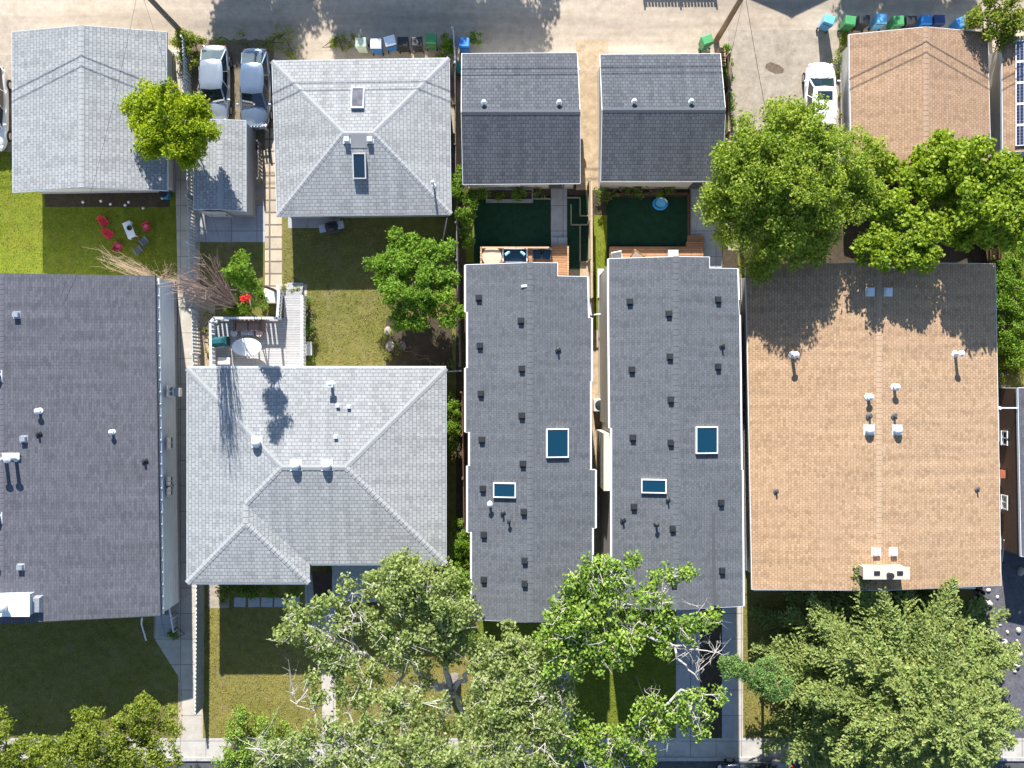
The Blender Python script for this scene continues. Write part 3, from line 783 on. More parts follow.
# ---- infill houses
def infill(label, outline, ridgepx, he, hr):
    hs, zf, poly, ro = gable('house', label, 'house', outline, 0, W(ridgepx, 0, hr).x, he, hr, g_dark, beige_wall, white, 0.1, 0.22, group='narrow charcoal roofed infill houses')
    n = len(poly)
    for i in range(n):
        a, b = poly[i], poly[(i + 1) % n]
        if abs(a[0] - b[0]) < abs(a[1] - b[1]) and abs(a[1] - b[1]) > 0.8:
            sgn = 1 if a[0] > W(ridgepx, 0, hr).x else -1
            gut = MB(); gut.tube([(a[0] + sgn * 0.05, a[1], zf(*a) - 0.04), (b[0] + sgn * 0.05, b[1], zf(*b) - 0.04)], 0.05, 6); gut.build('gutter', white, hs)
    return hs, zf, poly
o1 = [(466, 265), (557, 264), (557, 277), (587, 277), (588, 318), (591, 318), (591, 381), (590, 381), (590, 470), (595, 470), (595, 528), (592, 528), (592, 619),
      (472, 619), (472, 532), (468, 532), (468, 466), (470, 466), (470, 432), (466, 432), (466, 368), (468, 368), (468, 312), (466, 312)]
hs, zf, poly = infill('narrow two storey house with charcoal roof, left of the close pair', o1, 530, 7.3, 7.95)
for x, y in ((479, 298), (480, 346), (481, 394), (482, 440), (483, 489), (484, 535), (484, 580), (521, 321), (522, 369), (522, 416), (523, 464), (524, 512), (525, 561), (525, 584)):
    box_vent(hs, x, y, zf, 0.26, 0.15)
skylight(hs, 557, 443, zf, 23, 29); skylight(hs, 505, 490, zf, 23, 15)
bracket(hs, 558, 350, zf, 0.17); pipe(hs, 490, 504, zf, 0.07, 0.3, dirtywhite); bracket(hs, 503, 513, zf, 0.15); pipe(hs, 509, 521, zf, 0.05, 0.22, black)
m = MB(); q = on_roof(524, 286, zf); m.obb((q.x, q.y, q.z + 0.01), (0.3, 0.12, 0.05), 0.1); m.build('roof_anchor', white, hs)
yb1 = W(0, 619, 7.3).y + 0.1
for z in (2.0, 5.2):
    for x in (495, 545): add_window(hs, W(x, 0, 4).x, yb1, z, 0, -1, 1.6, 1.4, black, win_glass)
    for x in (490, 540): add_window(hs, W(x, 0, 4).x, W(0, 264, 7.3).y - 0.1, z, 0, 1, 1.3, 1.2, black, win_glass)
o2 = [(609, 259), (708, 258), (708, 269), (737, 269), (738, 300), (739, 315), (740, 379), (741, 470), (742, 470), (743, 606), (612, 607), (612, 428), (610, 428), (609, 302)]
hs, zf, poly = infill('narrow two storey house with charcoal roof, right of the close pair', o2, 676, 7.3, 7.95)
for x, y in ((630, 302), (632, 370), (633, 438), (634, 507), (669, 314), (670, 357), (671, 400), (671, 443), (673, 529), (674, 583), (718, 300), (718, 367), (721, 503), (722, 571)):
    box_vent(hs, x, y, zf, 0.26, 0.15)
skylight(hs, 706, 440, zf, 23, 27); skylight(hs, 654, 486, zf, 25, 14)
bracket(hs, 722, 346, zf, 0.17); bracket(hs, 623, 520, zf, 0.17); pipe(hs, 656, 524, zf, 0.06, 0.3, black); bracket(hs, 668, 500, zf, 0.13)
m = MB(); A, B = on_roof(713.5, 513, zf), on_roof(715, 605, zf); A.z += 0.0; B.z += 0.0
m.add([A + Vector((-0.1, 0, 0.015)), B + Vector((-0.1, 0, 0.015)), B + Vector((0.02, 0, 0.2)), A + Vector((0.02, 0, 0.2)), B + Vector((0.05, 0, -0.02)), A + Vector((0.05, 0, -0.02))], [(0, 1, 2, 3), (3, 2, 4, 5)])
m.build('roof_step', g_dark, hs)
by = MB(); x0 = W(604, 0, 3).x  # bay boxed out of the left side wall
bx0 = poly[0][0] - 0.10; by.box(bx0, poly[0][0] + 0.3, W(0, 490, 5).y, W(0, 433, 5).y, 1.0, 5.4); by.build('wall_bay', beige_wall, hs)
for z in (2.0, 5.2):
    for x in (640, 700): add_window(hs, W(x, 0, 4).x, W(0, 607, 7.3).y + 0.1, z, 0, -1, 1.6, 1.4, black, win_glass)
    for x in (640, 690): add_window(hs, W(x, 0, 4).x, W(0, 258.5, 7.3).y - 0.1, z, 0, 1, 1.3, 1.2, black, win_glass)
# ---- tan house
hs, zf, poly, ro = gable('house', 'wide house with a tan gable roof and a boxed chimney', 'house',
    [(746, 265), (995, 264), (1001, 585), (752, 589)], 0, W(873, 0, 3.4).x, 3.4, 4.3, g_tan, cream_wall, white, 0.45)
for x, y, h in ((792, 355, 0.75), (955, 354, 0.75), (868, 397, 0.35), (894, 387, 0.4)): pipe(hs, x, y, zf, 0.09, h, white)
bracket(hs, 869, 416, zf, 0.2, darkgrey); bracket(hs, 894, 416, zf, 0.2, darkgrey)
dome(hs, 869, 430, zf, 0.24, 0.45, white); dome(hs, 897, 430, zf, 0.24, 0.45, white)
bracket(hs, 776, 491, zf, 0.16, darkgrey); bracket(hs, 977, 489, zf, 0.16, darkgrey)
for x, y in ((876, 552), (893, 552), (870, 292), (888, 292)): box_vent(hs, x, y, zf, 0.36, 0.2, white)
ch = MB(); A, B = W(865, 568, 5.2), W(907, 578, 5.2); ch.box(A.x, B.x, B.y, A.y, 3.6, 5.2); co = ch.build('chimney', plain('beige_chimney', (0.46, 0.38, 0.31), 0.85, 0.12), hs)
cc = MB(); cc.box(A.x - 0.12, B.x + 0.12, B.y - 0.06, A.y + 0.06, 5.2, 5.28); cc.build('chimney_cap', plain('pale_cap', (0.52, 0.44, 0.37), 0.8, 0.12), co)
fl = MB()
for x in (877, 900): q = W(x, 573, 5.3); fl.box(q.x - 0.16, q.x + 0.16, q.y - 0.1, q.y + 0.1, 5.28, 5.33)
q = W(889, 575, 5.3); fl.lathe((q.x, q.y, 5.28), [(0.14, 0), (0.14, 0.3), (0.18, 0.34)], 10)
fl.build('flue', vblack, co)
gt = MB(); gt.tube([(W(754, 0, 3.4).x, W(0, 590, 3.4).y, 3.3), (W(976, 0, 3.4).x, W(0, 588, 3.4).y, 3.3)], 0.07, 6); gt.build('gutter', white, hs)
for x in (790, 850, 950): add_window(hs, W(x, 0).x, W(0, 588, 3.4).y + 0.47, 1.9, 0, -1, 1.8, 1.3, white, win_glass)
# ---- brown house at the right edge
hs, zf, poly, ro = gable('house', 'brown walled house with a small white window cut off by the right edge', 'house',
    [(1018, 388), (1330, 388), (1334, 556), (1021, 556)], 0, W(1174, 0, 2.6).x, 2.6, 4.0, g_mauve, brown_wall, white, 0.02)
wx = poly[0][0] + 0.02
for y in (437, 500): add_window(hs, wx, W(0, y).y, 1.1, -1, 0, 0.7, 0.55, white, win_glass)
m = MB(); q = W(1008, 472); m.box(wx - 0.5, wx - 0.02, q.y - 0.25, q.y + 0.2, 0.7, 1.2); m.build('wall_box', plain('terracotta_box', (0.28, 0.09, 0.05), 0.7, 0.2), hs)
m = MB(); q = W(1010, 407); m.tube([(wx - 1.0, q.y, 2.5), (wx, q.y, 2.6)], 0.04, 6); m.lathe((wx - 1.0, q.y, 2.45), [(0.09, 0), (0.09, 0.12)], 8); m.build('wall_bracket', white, hs)

# ---- buildings and fence across the alley (beyond the upper edge; their shadows fall on the alley)
gx, gy = W(778, 0).x, W(0, -98).y
pe = [(778 - 90, -330), (778 + 90, -330), (778 + 90, -98), (778 - 90, -98)]
def inv(p, h): k = F / (H - h); q = W(*p); return (512 + q.x * k, 384 - q.y * k)
hs, zf, poly, ro = gable('garage', 'gable garage across the alley whose pointed shadow reaches the driveway', 'garage', [inv(p, 2.7) for p in pe], 0, gx, 2.7, 4.2, g_dark, grey_wall, white, 0.25)
# ------------------------------------------------------------------ fences
def fence(label, pts, h, mat, bw=0.14, gap=0.01, rails=True, cap=False, group='wooden yard fences', post=2.4, pmat=None, cat='fence', name='board_fence', tips=None, th=0.025):
    P = [W(*p) for p in pts]
    root = thing(name, label, cat, (P[0].x, P[0].y, 0), group=group)
    m = MB(); rl = MB(); pm_ = pmat or mat; cp = MB(); tp = MB()
    posts = []
    for a, b in zip(P[:-1], P[1:]):
        d = b - a; L = d.length; d.normalize(); rz = math.atan2(d.y, d.x); n = Vector((-d.y, d.x, 0))
        k = max(1, int(L / (bw + gap)))
        for i in range(k):
            c = a + d * (L * (i + 0.5) / k)
            m.obb((c.x + n.x * 0.03, c.y + n.y * 0.03, 0.06), (bw, th, h - 0.06 - random.uniform(0, 0.015)), rz)
            if tips and i % 2: tp.obb((c.x + n.x * 0.03, c.y + n.y * 0.03, h - 0.01), (bw * 0.8, 0.075, 0.05), rz)
        mid = (a + b) / 2
        for z in (0.3, h - 0.3): rl.obb((mid.x, mid.y, z), (L, 0.05, 0.09), rz)
        if cap: cp.obb((mid.x + n.x * 0.02, mid.y + n.y * 0.02, h), (L, 0.16, 0.035), rz)
        kp = max(1, round(L / post))
        for i in range(kp): posts.append((a + d * (L * i / kp) - n * 0.03, rz))
    posts.append((P[-1], 0))
    m.build('panel', mat, root); rl.build('rail', pm_, root)
    if cap: cp.build('cap', pm_, root)
    if tips: tp.build('picket_tips', white, root)
    for q, rz in posts:
        pb = MB(); pb.obb((q.x, q.y, 0), (0.1, 0.1, h + 0.05), rz); pb.build('post', pm_, root)
    return root
fence('pale picket fence between the walkway and the parked silver cars and shed', [(190, 45), (193, 130), (195, 200), (197, 292)], 1.5, fence_white, 0.11, 0.09)
fence('pale picket fence along the walkway beside the railed deck', [(199, 312), (203, 440)], 1.5, fence_white, 0.11, 0.09)
fence('pale grey fence with white picket tips along the front walkway', [(203, 440), (204, 600), (203, 706)], 1.5, plain('blue_grey_wood', (0.20, 0.23, 0.25), 0.8, 0.2, 5), 0.1, 0.015, tips=True)
fence('dark weathered fence between the grey hip garage and the slate garage', [(456, 72), (457, 190)], 1.6, fence_grey, pmat=fence_brown)
fence('dark weathered fence beside the tree in the bungalow yard', [(457, 190), (459, 300), (461, 366)], 1.6, fence_grey)
fence('brown fence in the gap between the bungalow and the infill house', [(463, 392), (466, 560)], 1.7, fence_brown)
fence('short white picket fence closing the gap beside the bungalow corner', [(446, 372), (461, 371)], 1.0, fence_white, 0.08, 0.08)
fence('cedar fence with a double plank cap between the two infill yards', [(588, 187), (589, 300)], 1.8, cedar_v, cap=True)
fence('plank fence piece behind the infill garage beside the driveway', [(724, 62), (723, 176)], 1.7, cedar_v)
fence('low dark slatted fence beside the dark gravel garden', [(975, 588), (977, 640), (975, 700)], 1.2, fence_brown, 0.12, 0.12)
fence('plank fence behind the maple at the end of the tan garage yard', [(966, 236), (985, 250)], 1.7, fence_brown)
fence('picket fence across the alley casting a ribbed shadow', [(639, -42), (711, -42)], 1.8, fence_grey, 0.14, 0.05)
fence('dark fence panel behind the two parked silver cars', [(243, 131), (268, 131)], 1.2, fence_white, 0.11, 0.06)
fence('weathered fence beside the stepping stone path', [(262, 145), (262, 182)], 1.0, fence_grey, 0.12, 0.08)
fence('wire grey fence end by the blue bin on the alley', [(454, 36), (456, 70)], 1.4, fence_white, 0.1, 0.02)
fence('dark fence along the side of the tan house', [(733, 290), (738, 560)], 1.5, fence_grey)
fence('brown plank fence along the side yard of the tan garage', [(985, 166), (988, 262)], 1.6, fence_brown)

# ------------------------------------------------------------------ bungalow deck
dz = 0.75
root = thing('deck', 'grey boarded deck with white railings behind the bungalow', 'deck', W(255, 340))
m = MB()
A = W(211, 318, dz); B = W(284, 372, dz); m.box(A.x, B.x, B.y, A.y, dz - 0.12, dz)
C_, D_ = W(278, 296, dz), W(304, 372, dz); m.box(B.x, D_.x, D_.y, C_.y, dz - 0.12, dz)
m.build('floor', deck_grey, root)
rp = MB(); a, b = W(285, 296, dz), W(301, 285, dz)
for i in range(3): rp.box(a.x, b.x, a.y + 0.004 + i * 0.28, a.y + 0.28 + i * 0.28, 0, dz - 0.2 * (i + 1))
rp.build('step', deck_grey, root)
sk = MB(); sk.box(A.x + 0.05, B.x - 0.05, A.y - 0.08, A.y - 0.04, 0, dz - 0.12); sk.box(A.x + 0.04, A.x + 0.08, B.y, A.y - 0.08, 0, dz - 0.12); sk.build('skirting', offwhite, root)
def rail_run(pts, h=1.0, bal=0.13, bw=0.035):
    P = [W(x, y, dz + h) for x, y in pts]; P = [Vector((p.x, p.y, dz)) for p in P]
    top = MB(); bl = MB()
    for a, b in zip(P[:-1], P[1:]):
        d = b - a; L = d.length; d.normalize(); rz = math.atan2(d.y, d.x); mid = (a + b) / 2
        top.obb((mid.x, mid.y, dz + h - 0.05), (L + 0.1, 0.13, 0.05), rz); top.obb((mid.x, mid.y, dz + 0.08), (L, 0.05, 0.06), rz)
        k = int(L / bal)
        for i in range(k + 1):
            c = a + d * (L * i / max(1, k)); bl.obb((c.x, c.y, dz + 0.1), (bw, 0.03, h - 0.15), rz)
        for c in (a, b): bl.obb((c.x, c.y, 0.0), (0.1, 0.1, dz + h + 0.02), rz)
    top.build('handrail', white, root); bl.build('baluster', white, root)
rail_run([(211, 367), (210, 322), (214, 318), (277, 318)], 1.0, 0.24, 0.17); rail_run([(277, 318), (279, 291)], 1.0, 0.2, 0.14); rail_run([(302, 296), (302, 368)], 1.0, 0.2, 0.1)
t = thing('table', 'white oval patio table on the grey deck', 'table', W(250, 347.5, dz), 0)
m = MB(); m.lathe((0, 0, 0.70), [(0.3, 0.0), (0.98, 0.0), (1.0, 0.02), (0.98, 0.04), (0.02, 0.045)], 28, sx=0.86, sy=0.52); m.build('tabletop', white, t, local=True)
for sx_ in (-1, 1):
    for sy_ in (-1, 1):
        l = MB(); l.tube([(sx_ * 0.5, sy_ * 0.26, 0), (sx_ * 0.45, sy_ * 0.22, 0.7)], 0.03, 6); l.build('leg', white, t, local=True)
sofa_m = plain('brown_wicker', (0.17, 0.12, 0.095), 0.85, 0.3, 30)
t = thing('sofa', 'brown wicker sofa under the deck railing', 'sofa', W(250, 326.5, dz), 0); t.scale = (0.84, 0.84, 1.0)
m = MB(); m.box(-0.85, 0.85, -0.38, 0.3, 0.05, 0.36); m.build('seat', sofa_m, t, local=True, bevel=0.03)
m = MB(); m.box(-0.85, 0.85, 0.3, 0.48, 0.05, 0.8); m.build('backrest', sofa_m, t, local=True, bevel=0.03)
for s in (-1, 1):
    m = MB(); m.box(min(s * 0.86, s * 1.02), max(s * 0.86, s * 1.02), -0.38, 0.48, 0.05, 0.58); m.build('armrest', sofa_m, t, local=True, bevel=0.03)
    m = MB(); m.box(min(s * 0.03, s * 0.83), max(s * 0.03, s * 0.83), -0.36, 0.28, 0.365, 0.48); m.build('cushion', plain('taupe_cushion', (0.26, 0.185, 0.15), 0.9, 0.1) if s < 0 else MATS['taupe_cushion'], t, local=True, bevel=0.03)
pinkm = plain('peach_fabric', (0.62, 0.42, 0.34), 0.9, 0.1)
for i, (x, y, l) in enumerate(((236, 332.5, 'round pale stool at the left end of the wicker sofa'), (261, 332.5, 'round peach stool at the right end of the wicker sofa'))):
    t = thing('stool', l, 'stool', W(x, y + 1.2, dz))
    m = MB(); m.lathe((0, 0, 0.36), [(0.05, 0), (0.19, 0.0), (0.21, 0.03), (0.2, 0.09), (0.02, 0.1)], 16); m.build('seat', offwhite if i == 0 else pinkm, t, local=True, smooth=False)
    m = MB(); m.lathe((0, 0, 0), [(0.15, 0), (0.12, 0.36)], 10); m.build('base', darkbrown, t, local=True)
t = thing('bench', 'low cream bench between the wicker sofa and the oval table', 'bench', W(249, 333.6, dz)); t.scale = (0.9, 0.8, 1.0)
m = MB(); m.box(-0.42, 0.42, -0.14, 0.14, 0.3, 0.36); m.build('seat', offwhite, t, local=True, bevel=0.01)
for s in (-1, 1): m = MB(); m.box(s * 0.35 - 0.03, s * 0.35 + 0.03, -0.12, 0.12, 0, 0.3); m.build('leg', darkbrown, t, local=True)
teal = plain('teal_canvas', (0.012, 0.085, 0.10), 0.85, 0.15)
t = thing('barbecue', 'covered teal barbecue in the left corner of the grey deck', 'barbecue', W(222, 342, dz), 0.1)
m = MB(); m.obb((0, 0, 0), (0.95, 0.55, 0.75), 0, taper=0.95); m.obb((0, 0, 0.75), (0.85, 0.5, 0.3), 0, taper=0.6); m.build('cover', teal, t, local=True, bevel=0.05)
m = MB(); m.obb((0.05, -0.32, 0.55), (0.5, 0.08, 0.05), 0.1); m.build('handle', steel, t, local=True)
t = thing('side_table', 'small pale bench against the house wall on the deck', 'bench', W(226, 361, dz))
m = MB(); m.box(-0.35, 0.35, -0.2, 0.2, 0.38, 0.44); m.build('seat', offwhite, t, local=True)
for s in (-1, 1): m = MB(); m.box(s * 0.3 - 0.03, s * 0.3 + 0.03, -0.18, 0.18, 0, 0.38); m.build('leg', offwhite, t, local=True)
t = thing('planter_box', 'square cream planter box at the deck corner by the flowering shrub', 'planter', W(275, 297))
m = MB(); m.obb((0, 0, 0), (0.85, 0.8, 0.85), 0, taper=1.06); m.build('box', plain('cream_planter', (0.62, 0.54, 0.46), 0.8, 0.1), t, local=True, bevel=0.02)
m = MB(); m.obb((0, 0, 0.851), (0.78, 0.72, 0.012), 0); m.build('lid', offwhite, t, local=True)
t = thing('storage_box', 'pale grey lidded box against the right side of the deck', 'box', W(309, 349))
m = MB(); m.obb((0, 0, 0), (0.5, 0.75, 0.6), 0.03); m.build('box', dirtywhite, t, local=True, bevel=0.02); m = MB(); m.obb((0, 0, 0.6), (0.56, 0.8, 0.05), 0.03); m.build('lid', offwhite, t, local=True, bevel=0.01)
# under the hip garage eave
t = thing('barbecue', 'dark barbecue standing in the shade behind the hip garage', 'barbecue', W(334, 229), 0.2)
m = MB(); m.box(-0.35, 0.35, -0.28, 0.28, 0.1, 0.85); m.build('cabinet', darkgrey, t, local=True)
m = MB(); m.lathe((0, 0, 0.85), [(0.4, 0), (0.38, 0.14), (0.2, 0.26), (0.02, 0.28)], 14, sy=0.75); m.build('hood', black, t, local=True)
for s in (-1, 1): m = MB(); m.box(min(s * 0.36, s * 0.72), max(s * 0.36, s * 0.72), -0.22, 0.22, 0.8, 0.84); m.build('side_shelf', steel, t, local=True)
# hose pole lying diagonally
t = thing('pole', 'thin grey pole leaning beside the right corner of the hip garage', 'pole', W(446, 226))
m = MB(); m.tube([W(447, 218, 1.6), W(443, 240, 0.05)], 0.035, 6); m.build('shaft', dirtywhite, t); m = MB(); m.lathe(W(443, 240, 0), [(0.12, 0), (0.12, 0.05), (0.04, 0.07)], 8); m.build('foot', black, t)
# front steps of the bungalow and porch
t = thing('front_steps', 'dark brown wooden steps beside the bungalow front bay', 'steps', W(322, 585))
for i in range(6):
    m = MB(); a = W(313, 0, 0.8).x; b = W(331, 0, 0.8).x; y0 = W(0, 569).y - i * 0.3; m.box(a, b, y0 - 0.28, y0, 0.78 - i * 0.14, 0.84 - i * 0.14); m.build('tread', darkbrown, t)
for x in (312.5, 331.5): m = MB(); q = W(x, 569, 0.8); m.tube([(q.x, W(0, 569).y, 0.7), (q.x, W(0, 569).y - 1.9, 0.0)], 0.06, 4); m.build('stringer', darkbrown, t)
t = thing('porch', 'blue grey concrete porch in the shade of the bungalow front', 'porch', W(357, 582))
m = MB(); a, b = W(332, 566, 0.8), W(386, 602, 0.8); m.box(a.x, b.x, b.y, a.y, 0, 0.8); m.build('slab', plain('blue_grey_concrete', (0.30, 0.34, 0.37), 0.85, 0.12), t)
for x, y in ((334, 600), (358, 600), (384, 600)): m = MB(); q = W(x, y, 0.8); m.box(q.x - 0.05, q.x + 0.05, q.y - 0.05, q.y + 0.05, 0.8, 1.75); m.build('post', darkbrown, t)
m = MB(); a, b = W(334, 600, 0.8), W(384, 600, 0.8); m.box(a.x, b.x, a.y - 0.05, a.y + 0.05, 1.75, 1.82); m.build('handrail', darkbrown, t)
for i, x in enumerate((240, 257, 271, 284, 297)):
    pass
stone_m = plain('grey_stone_slab', (0.34, 0.35, 0.37), 0.9, 0.15)
lab = ['leftmost grey stepping slab under the bungalow bay window', 'second grey stepping slab from the left under the bungalow bay', 'middle grey stepping slab of the five under the bungalow bay', 'fourth grey stepping slab from the left under the bungalow bay', 'rightmost grey stepping slab under the bungalow bay window']
for x, l in zip((240, 254, 267, 280, 294), lab):
    m = MB(); q = W(x, 602); m.obb((q.x, q.y, 0.0), (0.68, 0.56, 0.05), random.uniform(-0.05, 0.05)); tag(m.build('stepping_slab', stone_m, bevel=0.01), l, 'paving slab', 'stepping slabs under the bungalow bay')
# left house front steps, railing and pot
t = thing('front_steps', 'concrete steps at the front corner of the left house', 'steps', W(166, 622))
for i in range(5):
    m = MB(); q = W(166, 0, 0.5); y0 = W(0, 612).y - i * 0.28; m.box(q.x - 0.5, q.x + 0.5, y0 - 0.28, y0, 0, 0.8 - i * 0.15); m.build('step', conc_grey, t)
t = thing('handrail', 'pale metal handrail beside the left house front steps', 'handrail', W(174, 620))
m = MB(); x = W(173.5, 0, 1).x; m.tube([(x, W(0, 600).y, 1.75), (x, W(0, 628).y, 1.0)], 0.05, 6); m.build('rail', fence_white, t)
for y, h in ((600, 1.75), (614, 1.4), (628, 1.0)): m = MB(); m.tube([(x, W(0, y).y, 0), (x, W(0, y).y, h)], 0.03, 6); m.build('post', fence_white, t)
# ------------------------------------------------------------------ infill back yards
# left one: planter, deck, furniture
t = thing('planter_box', 'long dark grey planter box on the artificial turf', 'planter', W(508, 196))
a, b = W(486, 190), W(533, 203); m = MB()
m.box(a.x, b.x, b.y, b.y + 0.14, 0, 0.5); m.box(a.x, b.x, a.y - 0.08, a.y, 0, 0.5); m.box(a.x, a.x + 0.08, b.y + 0.14, a.y - 0.08, 0, 0.5); m.box(b.x - 0.08, b.x, b.y + 0.14, a.y - 0.08, 0, 0.5); m.build('box', plain('slate_planter', (0.21, 0.22, 0.24), 0.8, 0.1), t)
m = MB(); m.box(a.x + 0.08, b.x - 0.08, b.y + 0.14, a.y - 0.08, 0, 0.42); m.build('soil', soil_m, t)
def wood_deck(label, pts, z, mat):
    t = thing('deck', label, 'deck', W(*pts[0]))
    m = MB(); m.prism([tuple(W(*p, z).xy) for p in pts], z - 0.06, z); m.build('floor', mat, t)
    P = [W(*p, z) for p in pts]; e = MB(); n = len(P)
    for a, b in zip(P, P[1:] + P[:1]):
        d = (b - a); L = d.length; rz = math.atan2(d.y, d.x); mid = (a + b) / 2
        e.obb((mid.x, mid.y, 0.0), (L, 0.05, z - 0.01), rz)
    e.build('skirting', mat, t)
    return t
t = wood_deck('brown wooden deck with sofa behind the left infill house', [(481, 247), (552, 247), (552, 245), (568, 245), (568, 285), (481, 272)], 0.45, deck_brown)
m = MB()
for (x0, y0), (x1, y1) in (((481, 247.5), (549, 247.5)), ((481, 247), (481, 268)), ((568, 246), (568, 276))):
    a, b = W(x0, y0, 1.3), W(x1, y1, 1.3); mid = (a + b) / 2; d = b - a; m.obb((mid.x, mid.y, 1.28), (d.length, 0.09, 0.05), math.atan2(d.y, d.x))
m.build('handrail', cedar, t)
for x in (481, 503, 525, 549): q = W(x, 247.5, 1.3); m = MB(); m.obb((q.x, q.y, 0.45), (0.09, 0.09, 0.87)); m.build('post', fence_brown, t)
m = MB(); a, b = W(551, 238), W(567, 246); m.box(a.x, b.x, b.y, a.y, 0, 0.22); m.build('step', conc_grey, t)
rt = thing('table', 'round wooden table with a chair on the left infill deck', 'table', W(492, 258, 0.45))
m = MB(); m.lathe((0, 0, 0.7), [(0.1, 0), (0.55, 0), (0.56, 0.03), (0.02, 0.05)], 24); m.build('tabletop', plain('pale_wood', (0.50, 0.38, 0.28), 0.7, 0.12), rt, local=True)
m = MB(); m.lathe((0, 0, 0), [(0.3, 0), (0.07, 0.06), (0.06, 0.7)], 10); m.build('pedestal', darkbrown, rt, local=True)
def outdoor_chair(name, label, cat, p, rz, w, d, fm, cm, back=0.75, group=None, pil=None):
    t = thing(name, label, cat, p, rz, group)
    m = MB(); m.box(-w / 2, w / 2, -d / 2, d / 2, 0.24, 0.3); m.build('seat', fm, t, local=True)
    m = MB(); m.box(-w / 2, w / 2, d / 2 - 0.06, d / 2, 0.3, back); m.build('backrest', fm, t, local=True)
    for s in (-1, 1):
        m = MB(); x0 = s * w / 2; m.box(min(x0, x0 - s * 0.07), max(x0, x0 - s * 0.07), -d / 2, d / 2 - 0.06, 0.5, 0.55); m.build('armrest', fm, t, local=True)
        for e in (-1, 1): m = MB(); x1 = s * (w / 2 - 0.035); y1 = e * (d / 2 - 0.05); m.box(x1 - 0.03, x1 + 0.03, y1 - 0.03, y1 + 0.03, 0, 0.5 if e < 0 else 0.24); m.build('leg', fm, t, local=True)
    m = MB(); m.box(-w / 2 + 0.08, w / 2 - 0.08, -d / 2 + 0.02, d / 2 - 0.08, 0.3, 0.42); m.build('cushion', cm, t, local=True, bevel=0.03)
    if pil:
        for s in (-1, 1):
            m = MB(); m.obb((s * (w / 2 - 0.28), 0.08, 0.42), (0.34, 0.14, 0.36), -s * 0.7); m.build('pillow', pil, t, local=True, bevel=0.04)
    return t
navy = plain('navy_cushion', (0.012, 0.045, 0.085), 0.9, 0.15); ltblue = plain('light_blue_pillow', (0.28, 0.50, 0.62), 0.9, 0.1)
outdoor_chair('sofa', 'outdoor sofa with navy cushions and light blue pillows on a deck', 'sofa', W(515, 256, 0.45), 0, 1.45, 0.75, dirtywhite, navy, pil=ltblue)
t = thing('coffee_table', 'pale low table in front of the navy cushioned sofa', 'table', W(514, 264, 0.45))
m = MB(); m.box(-0.5, 0.5, -0.2, 0.2, 0.35, 0.4); m.build('tabletop', offwhite, t, local=True)
for s in (-1, 1): m = MB(); m.box(s * 0.42 - 0.03, s * 0.42 + 0.03, -0.17, 0.17, 0, 0.35); m.build('leg', steel, t, local=True)
outdoor_chair('lounge_chair', 'dark blue chair left of its twin on the brown deck', 'chair', W(537, 255, 0.45), 0.1, 0.6, 0.6, darkgrey, navy, group='dark blue deck chairs')
outdoor_chair('lounge_chair', 'dark blue chair right of its twin, beside the bright deck boards', 'chair', W(546, 255, 0.45), -0.1, 0.6, 0.6, darkgrey, navy, group='dark blue deck chairs')
t = thing('garden_edging', 'thin timber edging laid in steps beside the cedar fence', 'garden edging', W(575, 230))
timber = plain('timber_edging', (0.27, 0.225, 0.17), 0.85, 0.2)
for a, b in (((567, 198), (580, 198)), ((580, 198), (580, 216)), ((580, 216), (588, 216)), ((571, 205), (571, 225)), ((571, 225), (587, 225)), ((580, 226), (580, 262)), ((580, 262), (588, 262)), ((533, 199), (551, 199))):
    P, Q = W(*a), W(*b); d = Q - P; mid = (P + Q) / 2; m = MB(); m.obb((mid.x, mid.y, 0.0), (d.length + 0.05, 0.07, 0.14), math.atan2(d.y, d.x)); m.build('timber', timber, t)
# right one
t = wood_deck('brown wooden deck with steps behind the right infill house', [(610, 247), (687, 247), (687, 242), (703, 242), (703, 268), (610, 268)], 0.45, deck_brown)
m = MB(); a, b = W(687, 236), W(703, 243); m.box(a.x, b.x, b.y, a.y, 0, 0.22); m.build('step', deck_brown, t)
outdoor_chair('patio_chair', 'white chair at the left end of the right infill deck', 'chair', W(616, 258, 0.45), 0.2, 0.6, 0.6, white, offwhite)
t = thing('side_table', 'grey square table on the right infill deck', 'table', W(672, 256, 0.45)); m = MB(); m.box(-0.3, 0.3, -0.3, 0.3, 0.4, 0.45); m.build('tabletop', dirtywhite, t, local=True); m = MB(); m.box(-0.2, 0.2, -0.2, 0.2, 0, 0.4); m.build('base', darkgrey, t, local=True)
t = thing('folding_frame', 'timber framed easel shape standing on the right infill deck', 'frame', W(638, 257, 0.45))
for a, b in ((W(630, 258, 0.5), W(635, 250, 1.3)), (W(635, 250, 1.3), W(645, 257, 0.5)), (W(630, 258, 0.5), W(645, 257, 0.5))): m = MB(); m.tube([a, b], 0.05, 5); m.build('bar', cedar, t)
m = MB(); m.add([W(632, 257.5, 0.55), W(643, 257, 0.55), W(635.5, 251, 1.25)], [(0, 1, 2)]); m.build('cloth', plain('pale_pink_cloth', (0.62, 0.50, 0.46), 0.9, 0.1), t)
t = thing('paddling_pool', 'small blue inflatable paddling pool on the dark turf', 'pool', W(660, 204))
m = MB(); prof = [(0.36, 0), (0.44, 0.02), (0.47, 0.1), (0.43, 0.18), (0.36, 0.2), (0.32, 0.14), (0.32, 0.06), (0.02, 0.05)]; m.lathe((0, 0, 0), prof, 24, sy=0.85); m.build('tube', plain('blue_vinyl', (0.03, 0.28, 0.62), 0.3, 0.25, 4), t, local=True, smooth=True)
m = MB(); m.lathe((0.05, 0.03, 0.09), [(0.32, 0), (0.02, 0.01)], 20, sy=0.85); m.build('water', glass('pool_water', (0.10, 0.45, 0.70), 0.05), t, local=True)
